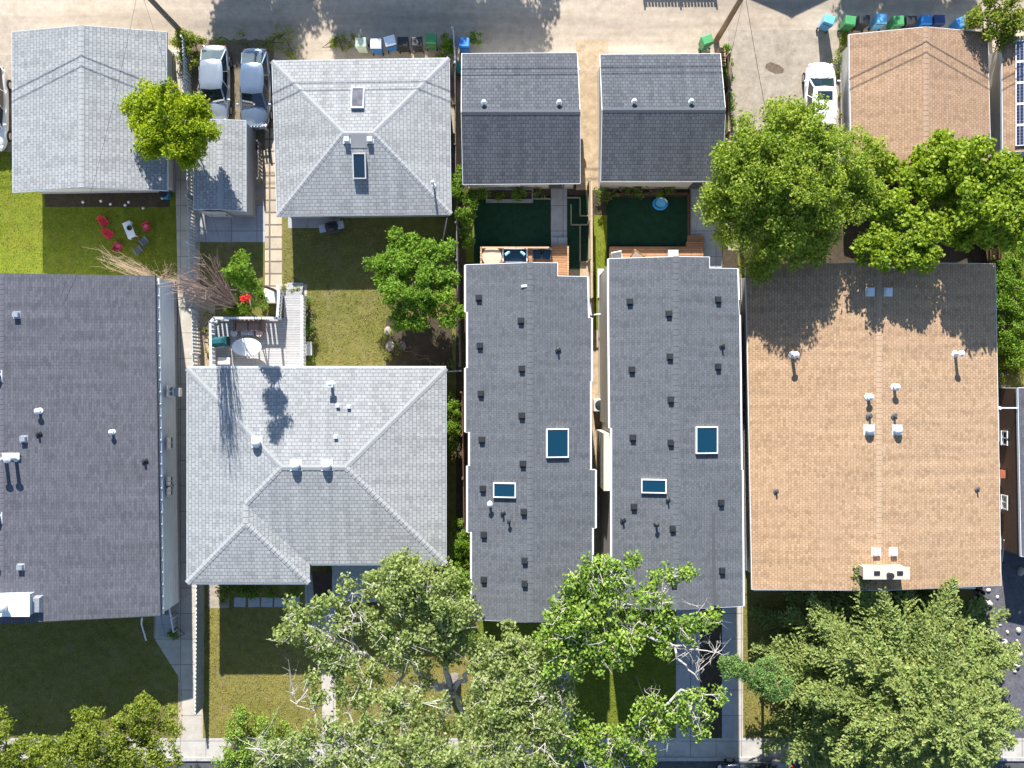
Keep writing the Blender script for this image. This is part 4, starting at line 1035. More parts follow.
m = MB(); m.tube([(0.3 * math.cos(a) * 1.35, 0.3 * math.sin(a) * 1.1, 0.205) for a in (0.2, 0.5, 0.8, 1.1, 1.4, 1.7)], 0.04, 6); m.build('stripe', white, t, local=True)
t = thing('garden_edging', 'timber border of the planting bed behind the right slate garage', 'garden edging', W(645, 196))
for a, b in (((604, 195), (688, 194)), ((688, 194), (688, 240))): P, Q = W(*a), W(*b); d = Q - P; mid = (P + Q) / 2; m = MB(); m.obb((mid.x, mid.y, 0.0), (d.length, 0.1, 0.2), math.atan2(d.y, d.x)); m.build('timber', fence_brown, t)
t = thing('bench', 'long narrow white bench beside the cedar fence', 'bench', W(600, 284))
m = MB(); m.box(-0.18, 0.18, -0.85, 0.85, 0.38, 0.44); m.build('seat', offwhite, t, local=True)
for s in (-1, 1): m = MB(); m.box(-0.15, 0.15, s * 0.7 - 0.04, s * 0.7 + 0.04, 0, 0.38); m.build('leg', offwhite, t, local=True)
t = thing('gate', 'white framed garden gate at the end of the cedar fence', 'gate', W(596, 312))
for a, b in (((591, 302, 1.2), (591, 315, 1.2)), ((591, 315, 1.2), (603, 314, 1.2)), ((603, 314, 1.2), (603, 305, 1.2))): m = MB(); m.tube([W(*a), W(*b)], 0.05, 5); m.build('bar', white, t)
for a in ((591, 315), (603, 314)): q = W(*a, 1.2); m = MB(); m.obb((q.x, q.y, 0), (0.08, 0.08, 1.2)); m.build('post', white, t)
t = thing('air_conditioner', 'round topped air conditioner in the gap between the infill houses', 'air conditioner', W(599, 405))
m = MB(); m.obb((0, 0, 0), (0.72, 0.72, 0.75)); m.build('case', dirtywhite, t, local=True, bevel=0.03); m = MB(); m.lathe((0, 0, 0.752), [(0.3, 0), (0.3, 0.02), (0.1, 0.05), (0.02, 0.05)], 20); m.build('fan_grille', vblack, t, local=True)
t = thing('plank', 'loose timber plank lying along the gravel gap', 'plank', W(597, 425))
m = MB(); P, Q = W(594, 412), W(598, 437); d = Q - P; mid = (P + Q) / 2; m.obb((mid.x, mid.y, 0.02), (d.length, 0.14, 0.04), math.atan2(d.y, d.x)); tb = m.build('board', timber, t)
# ------------------------------------------------------------------ chairs on the left lawn
redm = plain('red_plastic', (0.50, 0.025, 0.055), 0.45, 0.12); pinkp = plain('pink_cloth', (0.62, 0.10, 0.20), 0.8, 0.3, 8); greyp = plain('grey_plastic', (0.17, 0.18, 0.19), 0.6, 0.15)
def adirondack(label, p, rz, mt, cush=None, group='garden chairs round the white table'):
    t = thing('garden_chair', label, 'chair', p, rz, group); t.scale = (0.6, 0.6, 0.75)
    m = MB()
    for i in range(5): m.obb((0, -0.3 + i * 0.12, 0.34 - i * 0.025), (0.5, 0.1, 0.025), 0)
    m.build('seat', mt, t, local=True)
    m = MB()
    for i in range(5):
        x = (i - 2) * 0.105; hh = 0.72 - abs(i - 2) * 0.06
        m.add([(x - 0.045, 0.24, 0.26), (x + 0.045, 0.24, 0.26), (x + 0.05, 0.5, 0.26 + hh), (x - 0.05, 0.5, 0.26 + hh), (x - 0.045, 0.27, 0.26), (x + 0.045, 0.27, 0.26), (x + 0.05, 0.53, 0.26 + hh), (x - 0.05, 0.53, 0.26 + hh)], [(0, 1, 2, 3), (7, 6, 5, 4), (3, 2, 6, 7), (0, 4, 5, 1), (1, 5, 6, 2), (0, 3, 7, 4)])
    m.build('backrest', mt, t, local=True)
    for s in (-1, 1):
        m = MB(); m.box(min(s * 0.27, s * 0.4), max(s * 0.27, s * 0.4), -0.36, 0.34, 0.5, 0.53); m.build('armrest', mt, t, local=True)
        for y, h in ((-0.3, 0.5), (0.26, 0.5)): m = MB(); m.box(s * 0.3 - 0.03, s * 0.3 + 0.03, y - 0.04, y + 0.04, 0, h); m.build('leg', mt, t, local=True)
    if cush: m = MB(); m.obb((0, -0.02, 0.34), (0.42, 0.4, 0.09), 0.3); m.build('cushion', cush, t, local=True, bevel=0.03)
    return t
adirondack('bright red garden chair farthest up the lawn, left of the white table', W(106, 223), R(35), redm)
adirondack('red garden chair directly below the topmost red one', W(111, 235), R(50), redm)
adirondack('red garden chair with a pink cloth, lowest on the lawn', W(120, 247), R(150), redm, pinkp)
adirondack('red garden chair with a pink cushion right of the white table', W(148, 227), R(-65), redm, pinkp)
adirondack('grey garden chair nearer the walkway, one of two side by side', W(146, 242), R(-140), greyp)
adirondack('grey garden chair lower and left of the other grey one', W(140, 251), R(-145), greyp)
t = thing('table', 'white rectangular table with a dark fire bowl on the green lawn', 'table', W(132, 231), R(-68))
m = MB(); m.box(-0.5, 0.5, -0.24, 0.24, 0.42, 0.46); m.build('tabletop', white, t, local=True, bevel=0.01)
for sx_ in (-1, 1):
    for sy_ in (-1, 1): m = MB(); m.box(sx_ * 0.44 - 0.03, sx_ * 0.44 + 0.03, sy_ * 0.2 - 0.03, sy_ * 0.2 + 0.03, 0, 0.42); m.build('leg', white, t, local=True)
bw_ = MB(); q = W(130, 228, 0.46); bw_.lathe((q.x, q.y, 0.46), [(0.08, 0), (0.15, 0.07), (0.16, 0.1), (0.13, 0.1), (0.02, 0.04)], 14); tag(bw_.build('bowl', black), 'dark round bowl on the white lawn table', 'bowl')
gl = [((85, 203), 'leftmost white garden light at the edge of the planting bed'), ((103, 202), 'white garden light second from the left in the bed'), ((112.5, 205), 'white garden light third from the left, set a little forward'), ((127, 206), 'white garden light in front of its close neighbour'), ((130.5, 203), 'white garden light just behind its close neighbour'), ((145, 209), 'white garden light farthest out on the lawn'), ((164, 199), 'rightmost white garden light beside the walkway')]
for p, l in gl:
    t = thing('garden_light', l, 'garden light', W(*p), 0, 'white garden lights along the bed')
    m = MB(); m.lathe((0, 0, 0.22), [(0.02, 0), (0.075, 0.04), (0.075, 0.1), (0.02, 0.15)], 10); m.build('globe', white, t, local=True, smooth=True)
    m = MB(); m.tube([(0, 0, 0), (0, 0, 0.24)], 0.012, 5); m.build('stake', black, t, local=True)
t = thing('rain_barrel', 'blue barrel at the lower right corner of the left garage', 'barrel', W(168, 196)); m = MB(); m.lathe((0, 0, 0), [(0.22, 0), (0.27, 0.2), (0.28, 0.5), (0.24, 0.82)], 16); m.build('body', plain('blue_drum', (0.04, 0.16, 0.30), 0.4, 0.15), t, local=True, smooth=True); m = MB(); m.lathe((0, 0, 0.82), [(0.25, 0), (0.25, 0.04), (0.02, 0.05)], 16); m.build('lid', black, t, local=True)

# ------------------------------------------------------------------ wheelie bins
bin_m = {'blue': plain('blue_bin_plastic', (0.025, 0.17, 0.48), 0.4, 0.12), 'black': plain('black_bin_plastic', (0.02, 0.022, 0.026), 0.4, 0.2), 'green': plain('green_bin_plastic', (0.045, 0.22, 0.08), 0.4, 0.12), 'pale': plain('pale_green_bin_plastic', (0.42, 0.50, 0.38), 0.5, 0.1), 'lightblue': plain('light_blue_bin_plastic', (0.12, 0.36, 0.62), 0.4, 0.12), 'whitelid': plain('faded_white_lid', (0.66, 0.70, 0.76), 0.5, 0.08), 'navy': plain('navy_bin_plastic', (0.02, 0.045, 0.14), 0.4, 0.15)}
def wheelie(label, x, y, col, lid=None, rz=0.0, s=1.0):
    t = thing('wheelie_bin', label, 'bin', W(x, y), rz, 'wheelie bins along the alley'); t.scale = (0.95, 0.74, 1.12)
    b = bin_m[col]; l = bin_m[lid or col]
    m = MB(); m.obb((0, 0, 0.1), (0.48 * s, 0.56 * s, 0.9 * s), 0, taper=1.2); m.build('body', b, t, local=True, bevel=0.03)
    m = MB(); m.add([(-.31 * s, -.35 * s, 1.0 * s), (.31 * s, -.35 * s, 1.0 * s), (.31 * s, .37 * s, 1.0 * s), (-.31 * s, .37 * s, 1.0 * s), (-.27 * s, -.3 * s, 1.05 * s), (.27 * s, -.3 * s, 1.05 * s), (.27 * s, .3 * s, 1.1 * s), (-.27 * s, .3 * s, 1.1 * s)], [(3, 2, 1, 0), (4, 5, 6, 7), (0, 1, 5, 4), (1, 2, 6, 5), (2, 3, 7, 6), (3, 0, 4, 7)]); m.build('lid', l, t, local=True, bevel=0.02)
    m = MB(); m.tube([(-.26 * s, .4 * s, .97 * s), (.26 * s, .4 * s, .97 * s)], 0.022, 6); m.build('handle', black, t, local=True)
    for e in (-1, 1):
        m = MB(); m.tube([(e * 0.24 * s, 0.28 * s, 0.11), (e * 0.3 * s, 0.28 * s, 0.11)], 0.11, 12); m.build('wheel', black, t, local=True)
    return t
# photo positions are those of the lids; the base sits nearer the picture centre
def lidpos(x, y, h=1.2): q = W(x, y, h); return (512 + q.x * 17, 384 - q.y * 17)
for lab_, x, y, c, l, rz in (
    ('pale green bin at the left end of the row beside the hip garage', 361, 43, 'pale', None, 0.0),
    ('blue bin with a faded white lid next to the pale green bin', 376, 44, 'blue', 'whitelid', R(180)),
    ('tilted blue bin with a pale lid, left of the black bins', 390, 41, 'blue', 'whitelid', R(195)),
    ('black bin beside the tilted blue bin', 403, 42, 'black', None, R(180)),
    ('black bin between another black bin and the dark green bin', 417, 42, 'black', None, R(183)),
    ('dark green bin at the right end of the row beside the hip garage', 431, 39, 'green', None, R(178)),
    ('plain blue bin alone right of the short alley fence', 464, 43, 'blue', None, R(180)),
    ('green bin beside the leaning utility pole', 707, 40, 'green', None, R(200)),
    ('light blue bin standing apart above the white car', 829, 20, 'lightblue', None, R(160)),
    ('bright green bin left end of the row by the tan garage', 850, 21, 'green', None, R(172)),
    ('black bin with a pale mark beside the bright green bin', 864, 20, 'black', None, R(176)),
    ('large light blue bin in the middle of the row by the tan garage', 881, 19, 'lightblue', None, R(178)),
    ('green bin right of the large light blue bin', 898, 21, 'green', None, R(182)),
    ('black bin right of the shaded green bin', 911, 21, 'black', None, R(180)),
    ('blue bin behind the peak of the tan garage roof', 926, 20, 'blue', None, R(180)),
    ('dark navy bin in the tree shadow at the tan garage', 939, 20, 'navy', None, R(180)),
    ('blue bin at the right end of the row beside the green tree', 962, 22, 'blue', None, R(205))):
    bx_, by_ = lidpos(x, y); wheelie(lab_, bx_, by_, c, l, rz, 1.12)
t = thing('crate', 'teal crate behind the short alley fence beside the slate garage', 'crate', W(462, 70)); m = MB(); m.obb((0, 0, 0), (0.5, 0.6, 0.4), 0, taper=1.1); m.build('box', plain('teal_plastic', (0.02, 0.22, 0.17), 0.5, 0.1), t, local=True); m = MB(); m.obb((0, 0, 0.4), (0.58, 0.68, 0.05)); m.build('lid', MATS['teal_plastic'], t, local=True)
t = thing('timber_pallet', 'brown timber pallet standing against the slate garage below the utility pole', 'pallet', W(719, 62))
for i in range(4): m = MB(); m.obb((0, -0.45 + i * 0.3, 0), (0.4, 0.22, 0.85)); m.build('board', cedar, t, local=True)

# ------------------------------------------------------------------ cars
tyre_m = plain('tyre_rubber', (0.02, 0.02, 0.022), 0.85, 0.15); rim_m = plain('alloy_rim', (0.5, 0.5, 0.52), 0.3, 0.1, metal=0.8)
car_glass = glass('car_glass', (0.012, 0.022, 0.03), 0.04); lamp_m = glass('headlight_glass', (0.55, 0.57, 0.6), 0.1); tail_m = glass('tail_light_red', (0.30, 0.01, 0.01), 0.15)
def car(label, p, rz, paint, L=4.55, Wd=1.78, hh=1.44, cabin=(-1.95, -1.15, 0.42, 1.18), sunroof=False, group=None, name='parked_car', tail=1.0, belt=0.93):
    """local +x is the nose"""
    t = thing(name, label, 'car', p, rz, group); k = L / 4.6; w = Wd / 2
    st = [(-2.31, .60, .50, .62), (-2.24, .78, .78, .88), (-2.0, .88, .86, .97), (-1.3, .97, .88, .99), (-.4, 1.0, .88, belt), (.6, 1.0, .86, .97), (1.15, .985, .83, .98), (1.7, .95, .78, .92), (2.05, .82, .70, .81), (2.25, .60, .58, .68), (2.33, .36, .48, .52)]
    m = MB(); rows = []
    for x, hw, zs, zt in st:
        a = hw * w
        if x < -1.2: zs *= tail; zt *= tail
        rows.append([(x * k, -a * 0.93, .24), (x * k, -a, .48), (x * k, -a * 0.99, zs * 0.9), (x * k, -a * .90, zs + 0.02), (x * k, -a * .55, zt), (x * k, 0, zt + .025), (x * k, a * .55, zt), (x * k, a * .90, zs + 0.02), (x * k, a * 0.99, zs * 0.9), (x * k, a, .48), (x * k, a * 0.93, .24)])
    n = len(rows[0]); v = [q for r in rows for q in r]; fs = []
    for i in range(len(rows) - 1):
        for j in range(n - 1): fs.append((i * n + j, (i + 1) * n + j, (i + 1) * n + j + 1, i * n + j + 1))
        fs.append((i * n + n - 1, (i + 1) * n + n - 1, (i + 1) * n, i * n))
    fs.append(tuple(range(n))); fs.append(tuple((len(rows) - 1) * n + j for j in range(n))[::-1])
    m.add(v, fs); m.build('body', paint, t, local=True, smooth=True, subsurf=2)
    rb, rt_, ft, fb = [c * k for c in cabin]; zb = belt - 0.03
    wb, wt = w * 0.92, w * 0.76
    # glass house with rounded plan at roof and belt
    def ring(x0, x1, a, z, bow):
        return [(x0, -a * 0.86, z), (x0 - bow, 0, z), (x0, a * 0.86, z), (x0 * 0.6 + x1 * 0.4, a, z), (x0 * 0.3 + x1 * 0.7, a, z), (x1, a * 0.88, z), (x1 + bow, 0, z), (x1, -a * 0.88, z), (x0 * 0.3 + x1 * 0.7, -a, z), (x0 * 0.6 + x1 * 0.4, -a, z)]
    lo = ring(rb, fb, wb, zb, 0.07); hi = ring(rt_, ft, wt, hh - 0.03, 0.06)
    g = MB(); g.add(lo + hi, [(i, (i + 1) % 10, 10 + (i + 1) % 10, 10 + i) for i in range(10)]); g.build('window', car_glass, t, local=True)
    r_ = MB(); base = ring(rt_ - 0.03, ft + 0.03, wt * 1.03, hh - 0.04, 0.06); mid = ring(rt_ + 0.08, ft - 0.1, wt * 0.93, hh + 0.01, 0.05); inn = ring(rt_ + 0.3, ft - 0.35, wt * 0.6, hh + 0.035, 0.03)
    r_.add(base + mid + inn, [(i, (i + 1) % 10, 10 + (i + 1) % 10, 10 + i) for i in range(10)] + [(10 + i, 10 + (i + 1) % 10, 20 + (i + 1) % 10, 20 + i) for i in range(10)] + [tuple(20 + i for i in range(10))]); r_.build('roof', paint, t, local=True, smooth=True)
    for i, rr in ((0, 0.045), (2, 0.045), (5, 0.045), (7, 0.045), (3, 0.025), (9, 0.025), (4, 0.025), (8, 0.025)):
        pl = MB(); pl.tube([Vector(lo[i]) + Vector((0, 0, -0.03)), hi[i]], rr, 6); pl.build('pillar', paint, t, local=True)
    if sunroof:
        s = MB(); s.box(ft - 0.75, ft - 0.22, -wt * 0.62, wt * 0.62, hh - 0.02, hh + 0.04); s.build('sunroof', car_glass, t, local=True)
    for e in (-1, 1):
        for x in (-1.38 * k, 1.42 * k):
            wl_ = MB(); y0, y1 = e * (w - 0.21), e * (w - 0.005); wl_.tube([(x, y0, .32), (x, y1, .32)], .32, 20); wo = wl_.build('wheel', tyre_m, t, local=True)
            rm = MB(); rm.tube([(x, y1, .32), (x, y1 + e * 0.008, .32)], .2, 12); rm.build('rim', rim_m, wo, local=True)
        mr = MB(); mr.obb((fb - 0.2, e * (w + 0.05), zb + 0.02), (0.10, 0.17, 0.11), 0); mr.build('mirror', paint, t, local=True, bevel=0.03)
        hl = MB(); hl.obb((2.06 * k, e * w * 0.64, 0.58), (0.2, 0.26, 0.15), -e * 0.5); hl.build('headlight', lamp_m, t, local=True, bevel=0.03)
        tl = MB(); tl.obb((-2.19 * k, e * w * 0.66, 0.64), (0.1, 0.26, 0.12), e * 0.25); tl.build('tail_light', tail_m, t, local=True, bevel=0.03)
        dh = MB()
        for x in (-0.9, 0.15): dh.obb((x * k, e * (w + 0.005), 0.80), (0.2, 0.03, 0.03)); 
        dh.build('door_handle', paint, t, local=True)
    gr = MB(); gr.obb((2.24 * k, 0, 0.42), (0.12, Wd * 0.5, 0.14)); gr.build('grille', vblack, t, local=True, bevel=0.02)
    wp = MB()
    for y in (-0.45, 0.1): wp.tube([(fb + 0.04, y, zb + 0.06), (fb - 0.1, y + 0.45, zb + 0.14)], 0.012, 4)
    wp.build('wiper', vblack, t, local=True)
    return t
silver = plain('silver_paint', (0.30, 0.33, 0.37), 0.3, 0.06, 3, metal=0.5, coat=1.0); silver2 = plain('silver_blue_paint', (0.15, 0.20, 0.27), 0.3, 0.06, 3, metal=0.5, coat=1.0)
whitecar = plain('white_car_paint', (0.80, 0.80, 0.80), 0.25, 0.02, coat=1.0); darkcar = plain('dark_blue_car_paint', (0.012, 0.018, 0.035), 0.2, 0.1, coat=1.0)
car('silver sedan partly under the yellow green tree', W(218, 88), R(-90), silver, 4.6, 1.75)
car('silver blue sedan beside the light grey hip garage', W(258, 92), R(-90), silver2, 4.75, 1.76)
car('white hatchback with a sunroof on the driveway under the big tree', W(817, 103), R(90), whitecar, 4.4, 1.82, 1.5, (-2.15, -1.65, 0.5, 1.25), True, tail=1.05)
car('white car cut off by the left edge beside the grey garage', W(-3, 112), R(-90), whitecar, 4.9, 1.9, 1.65, (-2.2, -1.9, 0.4, 1.15), tail=1.1, belt=1.0)
car('dark blue car parked at the kerb on the street', W(752, 773), R(180), darkcar, 4.5, 1.78)
# ------------------------------------------------------------------ vegetation
DENS = 7.0; LEAF = 0.72
def np_mesh(name, V, quads, mat, parent=None):
    me = bpy.data.meshes.new(name); off = np.zeros(3)
    p = parent
    while p is not None: off += np.array(p.location); p = p.parent
    V = (V - off).astype(np.float32); k = quads.shape[1]
    me.vertices.add(len(V)); me.vertices.foreach_set('co', V.ravel())
    me.loops.add(quads.size); me.loops.foreach_set('vertex_index', quads.astype(np.int32).ravel())
    me.polygons.add(len(quads)); me.polygons.foreach_set('loop_start', np.arange(0, quads.size, k, dtype=np.int32))
    me.polygons.foreach_set('loop_total', np.full(len(quads), k, dtype=np.int32))
    me.materials.append(mat); me.update(calc_edges=True); me.validate()
    o = bpy.data.objects.new(name, me); COL.objects.link(o)
    if parent is not None: o.parent = parent
    return o
def unit(a): return a / np.maximum(np.linalg.norm(a, axis=1, keepdims=True), 1e-6)
def leaves(C, size, out=None, upb=0.6, asp=0.55, jit=0.9):
    """leaf-sized rhombs at points C facing roughly up and outward; two triangles folded along the midrib"""
    n = len(C); nr = rng.normal(size=(n, 3)) * jit; nr[:, 2] += upb
    if out is not None: nr += out * 0.5
    nr = unit(nr); r = unit(rng.normal(size=(n, 3))); t = unit(np.cross(nr, r)); b = np.cross(nr, t)
    s = (size * rng.uniform(0.65, 1.25, n))[:, None]
    fold = nr * s * 0.12
    V = np.stack([C + t * s * 0.5, C + b * s * 0.5 * asp + fold, C - t * s * 0.5, C - b * s * 0.5 * asp + fold], 1).reshape(-1, 3)
    return V
def crown(name, clumps, n_per, size, mat, parent, upb=0.6, flat=0.75, asp=0.55, shellp=0.5):
    """clumps: list of (x, y, z, r); leaves crowd towards the outside of each clump"""
    Cs, Os = [], []
    for x, y, z, r in clumps:
        n = max(8, int(DENS * n_per * r * r))
        d = unit(rng.normal(size=(n, 3))); rad = rng.uniform(0, 1, n) ** shellp
        lump = 1 + 0.25 * np.sin(d[:, 0] * 5 + x * 3) * np.sin(d[:, 1] * 5 + y * 3)
        P = d * (rad * r * lump)[:, None]; P[:, 2] *= flat
        Cs.append(P + np.array([x, y, z])); Os.append(d)
    C = np.concatenate(Cs); O = np.concatenate(Os)
    V = leaves(C, size * LEAF, O, upb, asp)
    return np_mesh(name, V, np.arange(len(V)).reshape(-1, 4), mat, parent)
def blob_clumps(blobs, rc=0.6, dens=1.0, low=-0.35):
    """scatter clumps over the outside of ellipsoids (x, y, z, rx, ry, rz)"""
    out = []
    for x, y, z, rx, ry, rz in blobs:
        n = max(4, int(dens * (rx * ry + rx * rz + ry * rz) / 3 * 9 / (rc * rc * 3)))
        k = 0
        while k < n:
            d = np.array(rng.normal(size=3)); d /= np.linalg.norm(d)
            if d[2] < low: continue
            q = rng.uniform(0.55, 1.04)
            out.append((x + d[0] * rx * q, y + d[1] * ry * q, z + d[2] * rz * q, rc * rng.uniform(0.55, 1.3))); k += 1
    return out
def limbs_to(m, base, fork, targets, r0, r1=0.03, wob=0.25):
    for tx, ty, tz in targets:
        a = Vector(fork); b = Vector((tx, ty, tz)); pts = []; rad = []
        for i in range(6):
            t = i / 5; p = a.lerp(b, t); p.z += math.sin(t * math.pi) * (b - a).length * 0.08
            if 0 < i < 5: p += Vector((random.gauss(0, wob), random.gauss(0, wob), random.gauss(0, wob * 0.5)))
            pts.append(p); rad.append(r0 * (1 - t) + r1 * t)
        m.tube(pts, rad, 6)
def round_tree(name, label, cat, base, h_fork, blobs, n_per, leaf, mat, bmat, rc=0.6, dens=1.0, trunk_r=0.16, group=None, upb=0.6, asp=0.55, low=-0.35, twigs=0):
    """blobs given as (px, py, height, rx, ry, rz): the crown's lobes at their place in the photo and real height"""
    b = W(*base); root = thing(name, label, cat, b, group=group)
    B = []
    for px, py, h, rx, ry, rz in blobs: p = W(px, py, h); B.append((p.x, p.y, p.z, rx, ry, rz))
    m = MB(); cx = sum(q[0] for q in B) / len(B); cy = sum(q[1] for q in B) / len(B)
    fork = (b.x * 0.75 + cx * 0.25, b.y * 0.75 + cy * 0.25, h_fork)
    m.tube([b + Vector((0, 0, -0.1)), b.lerp(Vector(fork), 0.5) + Vector((0.05, 0.03, 0)), fork], [trunk_r * 1.35, trunk_r, trunk_r * 0.85], 9)
    m.build('trunk', bmat, root)
    cl = blob_clumps(B, rc, dens, low)
    lm = MB(); limbs_to(lm, b, fork, [q[:3] for q in B], trunk_r * 0.55)
    for c in cl[::6]:
        q = min(B, key=lambda u: (u[0] - c[0]) ** 2 + (u[1] - c[1]) ** 2)
        lm.tube([q[:3], ((q[0] + c[0]) / 2, (q[1] + c[1]) / 2, (q[2] + c[2]) / 2 + 0.1), c[:3]], [0.04, 0.025, 0.01], 4)
    lm.build('branch', bmat, root)
    crown('crown', cl, n_per, leaf, mat, root, upb, asp=asp)
    return root
bark_brown = bark('brown_bark', (0.07, 0.05, 0.035), (0.16, 0.12, 0.09)); bark_grey = bark('grey_bark', (0.10, 0.09, 0.08), (0.24, 0.21, 0.18)); bark_pale = bark('pale_bark', (0.27, 0.245, 0.215), (0.50, 0.465, 0.42))
lf_yellow = leafmat('yellow_green_leaf', [(0.065, 0.11, 0.004), (0.14, 0.205, 0.006), (0.225, 0.285, 0.008), (0.30, 0.31, 0.010)])
lf_green = leafmat('fresh_green_leaf', [(0.04, 0.09, 0.012), (0.08, 0.16, 0.014), (0.135, 0.225, 0.018), (0.185, 0.27, 0.03)])
lf_mid = leafmat('mid_green_leaf', [(0.04, 0.075, 0.016), (0.075, 0.125, 0.022), (0.12, 0.175, 0.03), (0.165, 0.215, 0.05)])
lf_mid2 = leafmat('tall_tree_leaf', [(0.065, 0.12, 0.014), (0.14, 0.21, 0.022), (0.225, 0.285, 0.032), (0.32, 0.345, 0.075)], 0.58)
lf_maple = leafmat('maple_leaf', [(0.055, 0.10, 0.008), (0.115, 0.175, 0.011), (0.185, 0.25, 0.016), (0.25, 0.30, 0.024)])
lf_poplar = leafmat('poplar_leaf', [(0.075, 0.12, 0.03), (0.155, 0.205, 0.055), (0.23, 0.275, 0.09), (0.33, 0.345, 0.18)], 0.55)
lf_poplar2 = leafmat('bright_poplar_leaf', [(0.05, 0.10, 0.014), (0.095, 0.165, 0.018), (0.15, 0.22, 0.03), (0.21, 0.265, 0.05)], 0.3)
lf_needle = leafmat('spruce_needle', [(0.075, 0.122, 0.030), (0.125, 0.172, 0.044), (0.172, 0.207, 0.058), (0.22, 0.235, 0.08)], 0.25, rough=0.7)
lf_needle2 = leafmat('blue_green_needle', [(0.035, 0.085, 0.022), (0.075, 0.145, 0.035), (0.115, 0.19, 0.05), (0.16, 0.225, 0.065)], 0.3, rough=0.7)
lf_olive = leafmat('olive_leaf', [(0.06, 0.09, 0.012), (0.11, 0.15, 0.016), (0.165, 0.20, 0.022), (0.22, 0.235, 0.04)])
lf_bush = leafmat('bush_leaf', [(0.04, 0.085, 0.008), (0.075, 0.145, 0.012), (0.12, 0.2, 0.016), (0.17, 0.24, 0.025)])

round_tree('deciduous_tree', 'round yellow green tree beside the left garage and silver car', 'tree', (186, 136), 1.8,
    [(172, 126, 5.0, 1.9, 1.9, 1.2), (152, 142, 4.4, 1.0, 1.0, 0.7), (190, 152, 4.2, 1.0, 0.9, 0.7), (204, 125, 4.3, 0.7, 0.9, 0.6), (145, 108, 4.4, 0.9, 0.8, 0.6), (170, 120, 4.9, 1.6, 1.5, 1.1), (150, 124, 4.6, 1.0, 1.0, 0.8), (191, 136, 4.6, 1.2, 1.3, 0.9), (172, 148, 4.3, 1.5, 1.2, 0.8), (163, 100, 4.7, 1.2, 0.9, 0.8), (193, 108, 4.7, 1.0, 0.9, 0.8)], 190, 0.21, lf_yellow, bark_brown, 0.5, 1.0, 0.12, upb=0.9)
round_tree('deciduous_tree', 'bright green tree spreading over the middle of the bungalow yard', 'tree', (422, 300), 1.4,
    [(413, 283, 3.4, 1.7, 1.6, 1.0), (395, 268, 3.1, 1.3, 1.0, 0.6), (382, 268, 2.8, 0.8, 0.5, 0.4), (410, 250, 3.2, 1.3, 0.9, 0.7), (437, 262, 3.2, 1.2, 1.1, 0.7), (440, 290, 3.1, 1.4, 1.2, 0.8), (447, 312, 2.9, 0.9, 0.9, 0.6), (412, 310, 2.9, 1.2, 1.2, 0.6), (408, 325, 2.5, 0.8, 0.5, 0.4), (398, 240, 3.0, 0.7, 0.6, 0.4)], 150, 0.24, lf_green, bark_brown, 0.42, 1.0, 0.11, upb=0.9, asp=0.45)
round_tree('vine', 'bright green climber beside the gap left of the slate garages', 'climbing plant', (466, 205), 0.6,
    [(460, 188, 1.9, 0.45, 0.7, 0.7), (465, 205, 1.8, 0.55, 0.8, 0.6), (469, 228, 1.2, 0.4, 0.9, 0.5), (476, 197, 1.6, 0.7, 0.3, 0.3), (459, 175, 1.8, 0.35, 0.5, 0.5), (470, 247, 0.9, 0.3, 0.6, 0.3)], 180, 0.17, lf_bush, bark_brown, 0.3, 1.0, 0.05)
round_tree('deciduous_tree', 'largest leafy tree, standing at the corner of the driveway and tan house', 'tree', (768, 218), 2.8,
    [(785, 175, 7.1, 2.3, 2.2, 1.5), (770, 140, 7.1, 2.1, 1.7, 1.3), (808, 135, 7.1, 2.0, 1.6, 1.2), (735, 190, 5.5, 1.7, 1.8, 1.3), (745, 160, 6.7, 1.5, 1.5, 1.1), (835, 165, 5.7, 2.0, 1.9, 1.4), (800, 170, 7.1, 2.2, 2.0, 1.4), (760, 180, 6.5, 2.0, 2.0, 1.3), (740, 215, 5.1, 1.5, 1.5, 1.1), (800, 240, 5.2, 1.8, 1.2, 1.0), (822, 205, 5.7, 2.0, 1.9, 1.3), (785, 220, 5.9, 2.3, 1.9, 1.3), (755, 235, 5.4, 1.5, 1.3, 1.0), (785, 255, 4.9, 1.8, 1.0, 0.9), (718, 205, 5.8, 0.9, 0.8, 0.7), (855, 190, 5.4, 1.3, 1.4, 1.0), (762, 262, 4.6, 0.9, 0.7, 0.6), (862, 152, 5.0, 0.8, 0.9, 0.7), (790, 108, 6.4, 1.1, 0.7, 0.7)], 95, 0.24, lf_mid2, bark_grey, 0.62, 1.15, 0.2, upb=0.8)
round_tree('maple_tree', 'green maple spreading over the lower end of the tan garage', 'tree', (930, 222), 3.6,
    [(1000, 200, 6.6, 1.2, 1.0, 0.8), (885, 168, 4.6, 0.7, 0.6, 0.5), (945, 150, 5.0, 0.9, 0.7, 0.6), (955, 175, 5.6, 1.9, 1.5, 1.1), (925, 172, 4.8, 1.5, 1.2, 0.9), (985, 165, 6.8, 1.3, 1.1, 0.9), (905, 178, 4.8, 0.9, 0.8, 0.6), (985, 205, 6.8, 1.8, 1.4, 1.0), (1008, 220, 6.6, 1.2, 1.3, 0.9), (950, 210, 4.8, 1.7, 1.4, 1.0), (970, 232, 4.8, 1.4, 0.8, 0.6), (1012, 180, 6.6, 1.2, 1.0, 0.8), (970, 148, 5.0, 0.7, 0.6, 0.5)], 140, 0.27, lf_maple, bark_brown, 0.55, 1.0, 0.15, upb=1.0, asp=0.85)
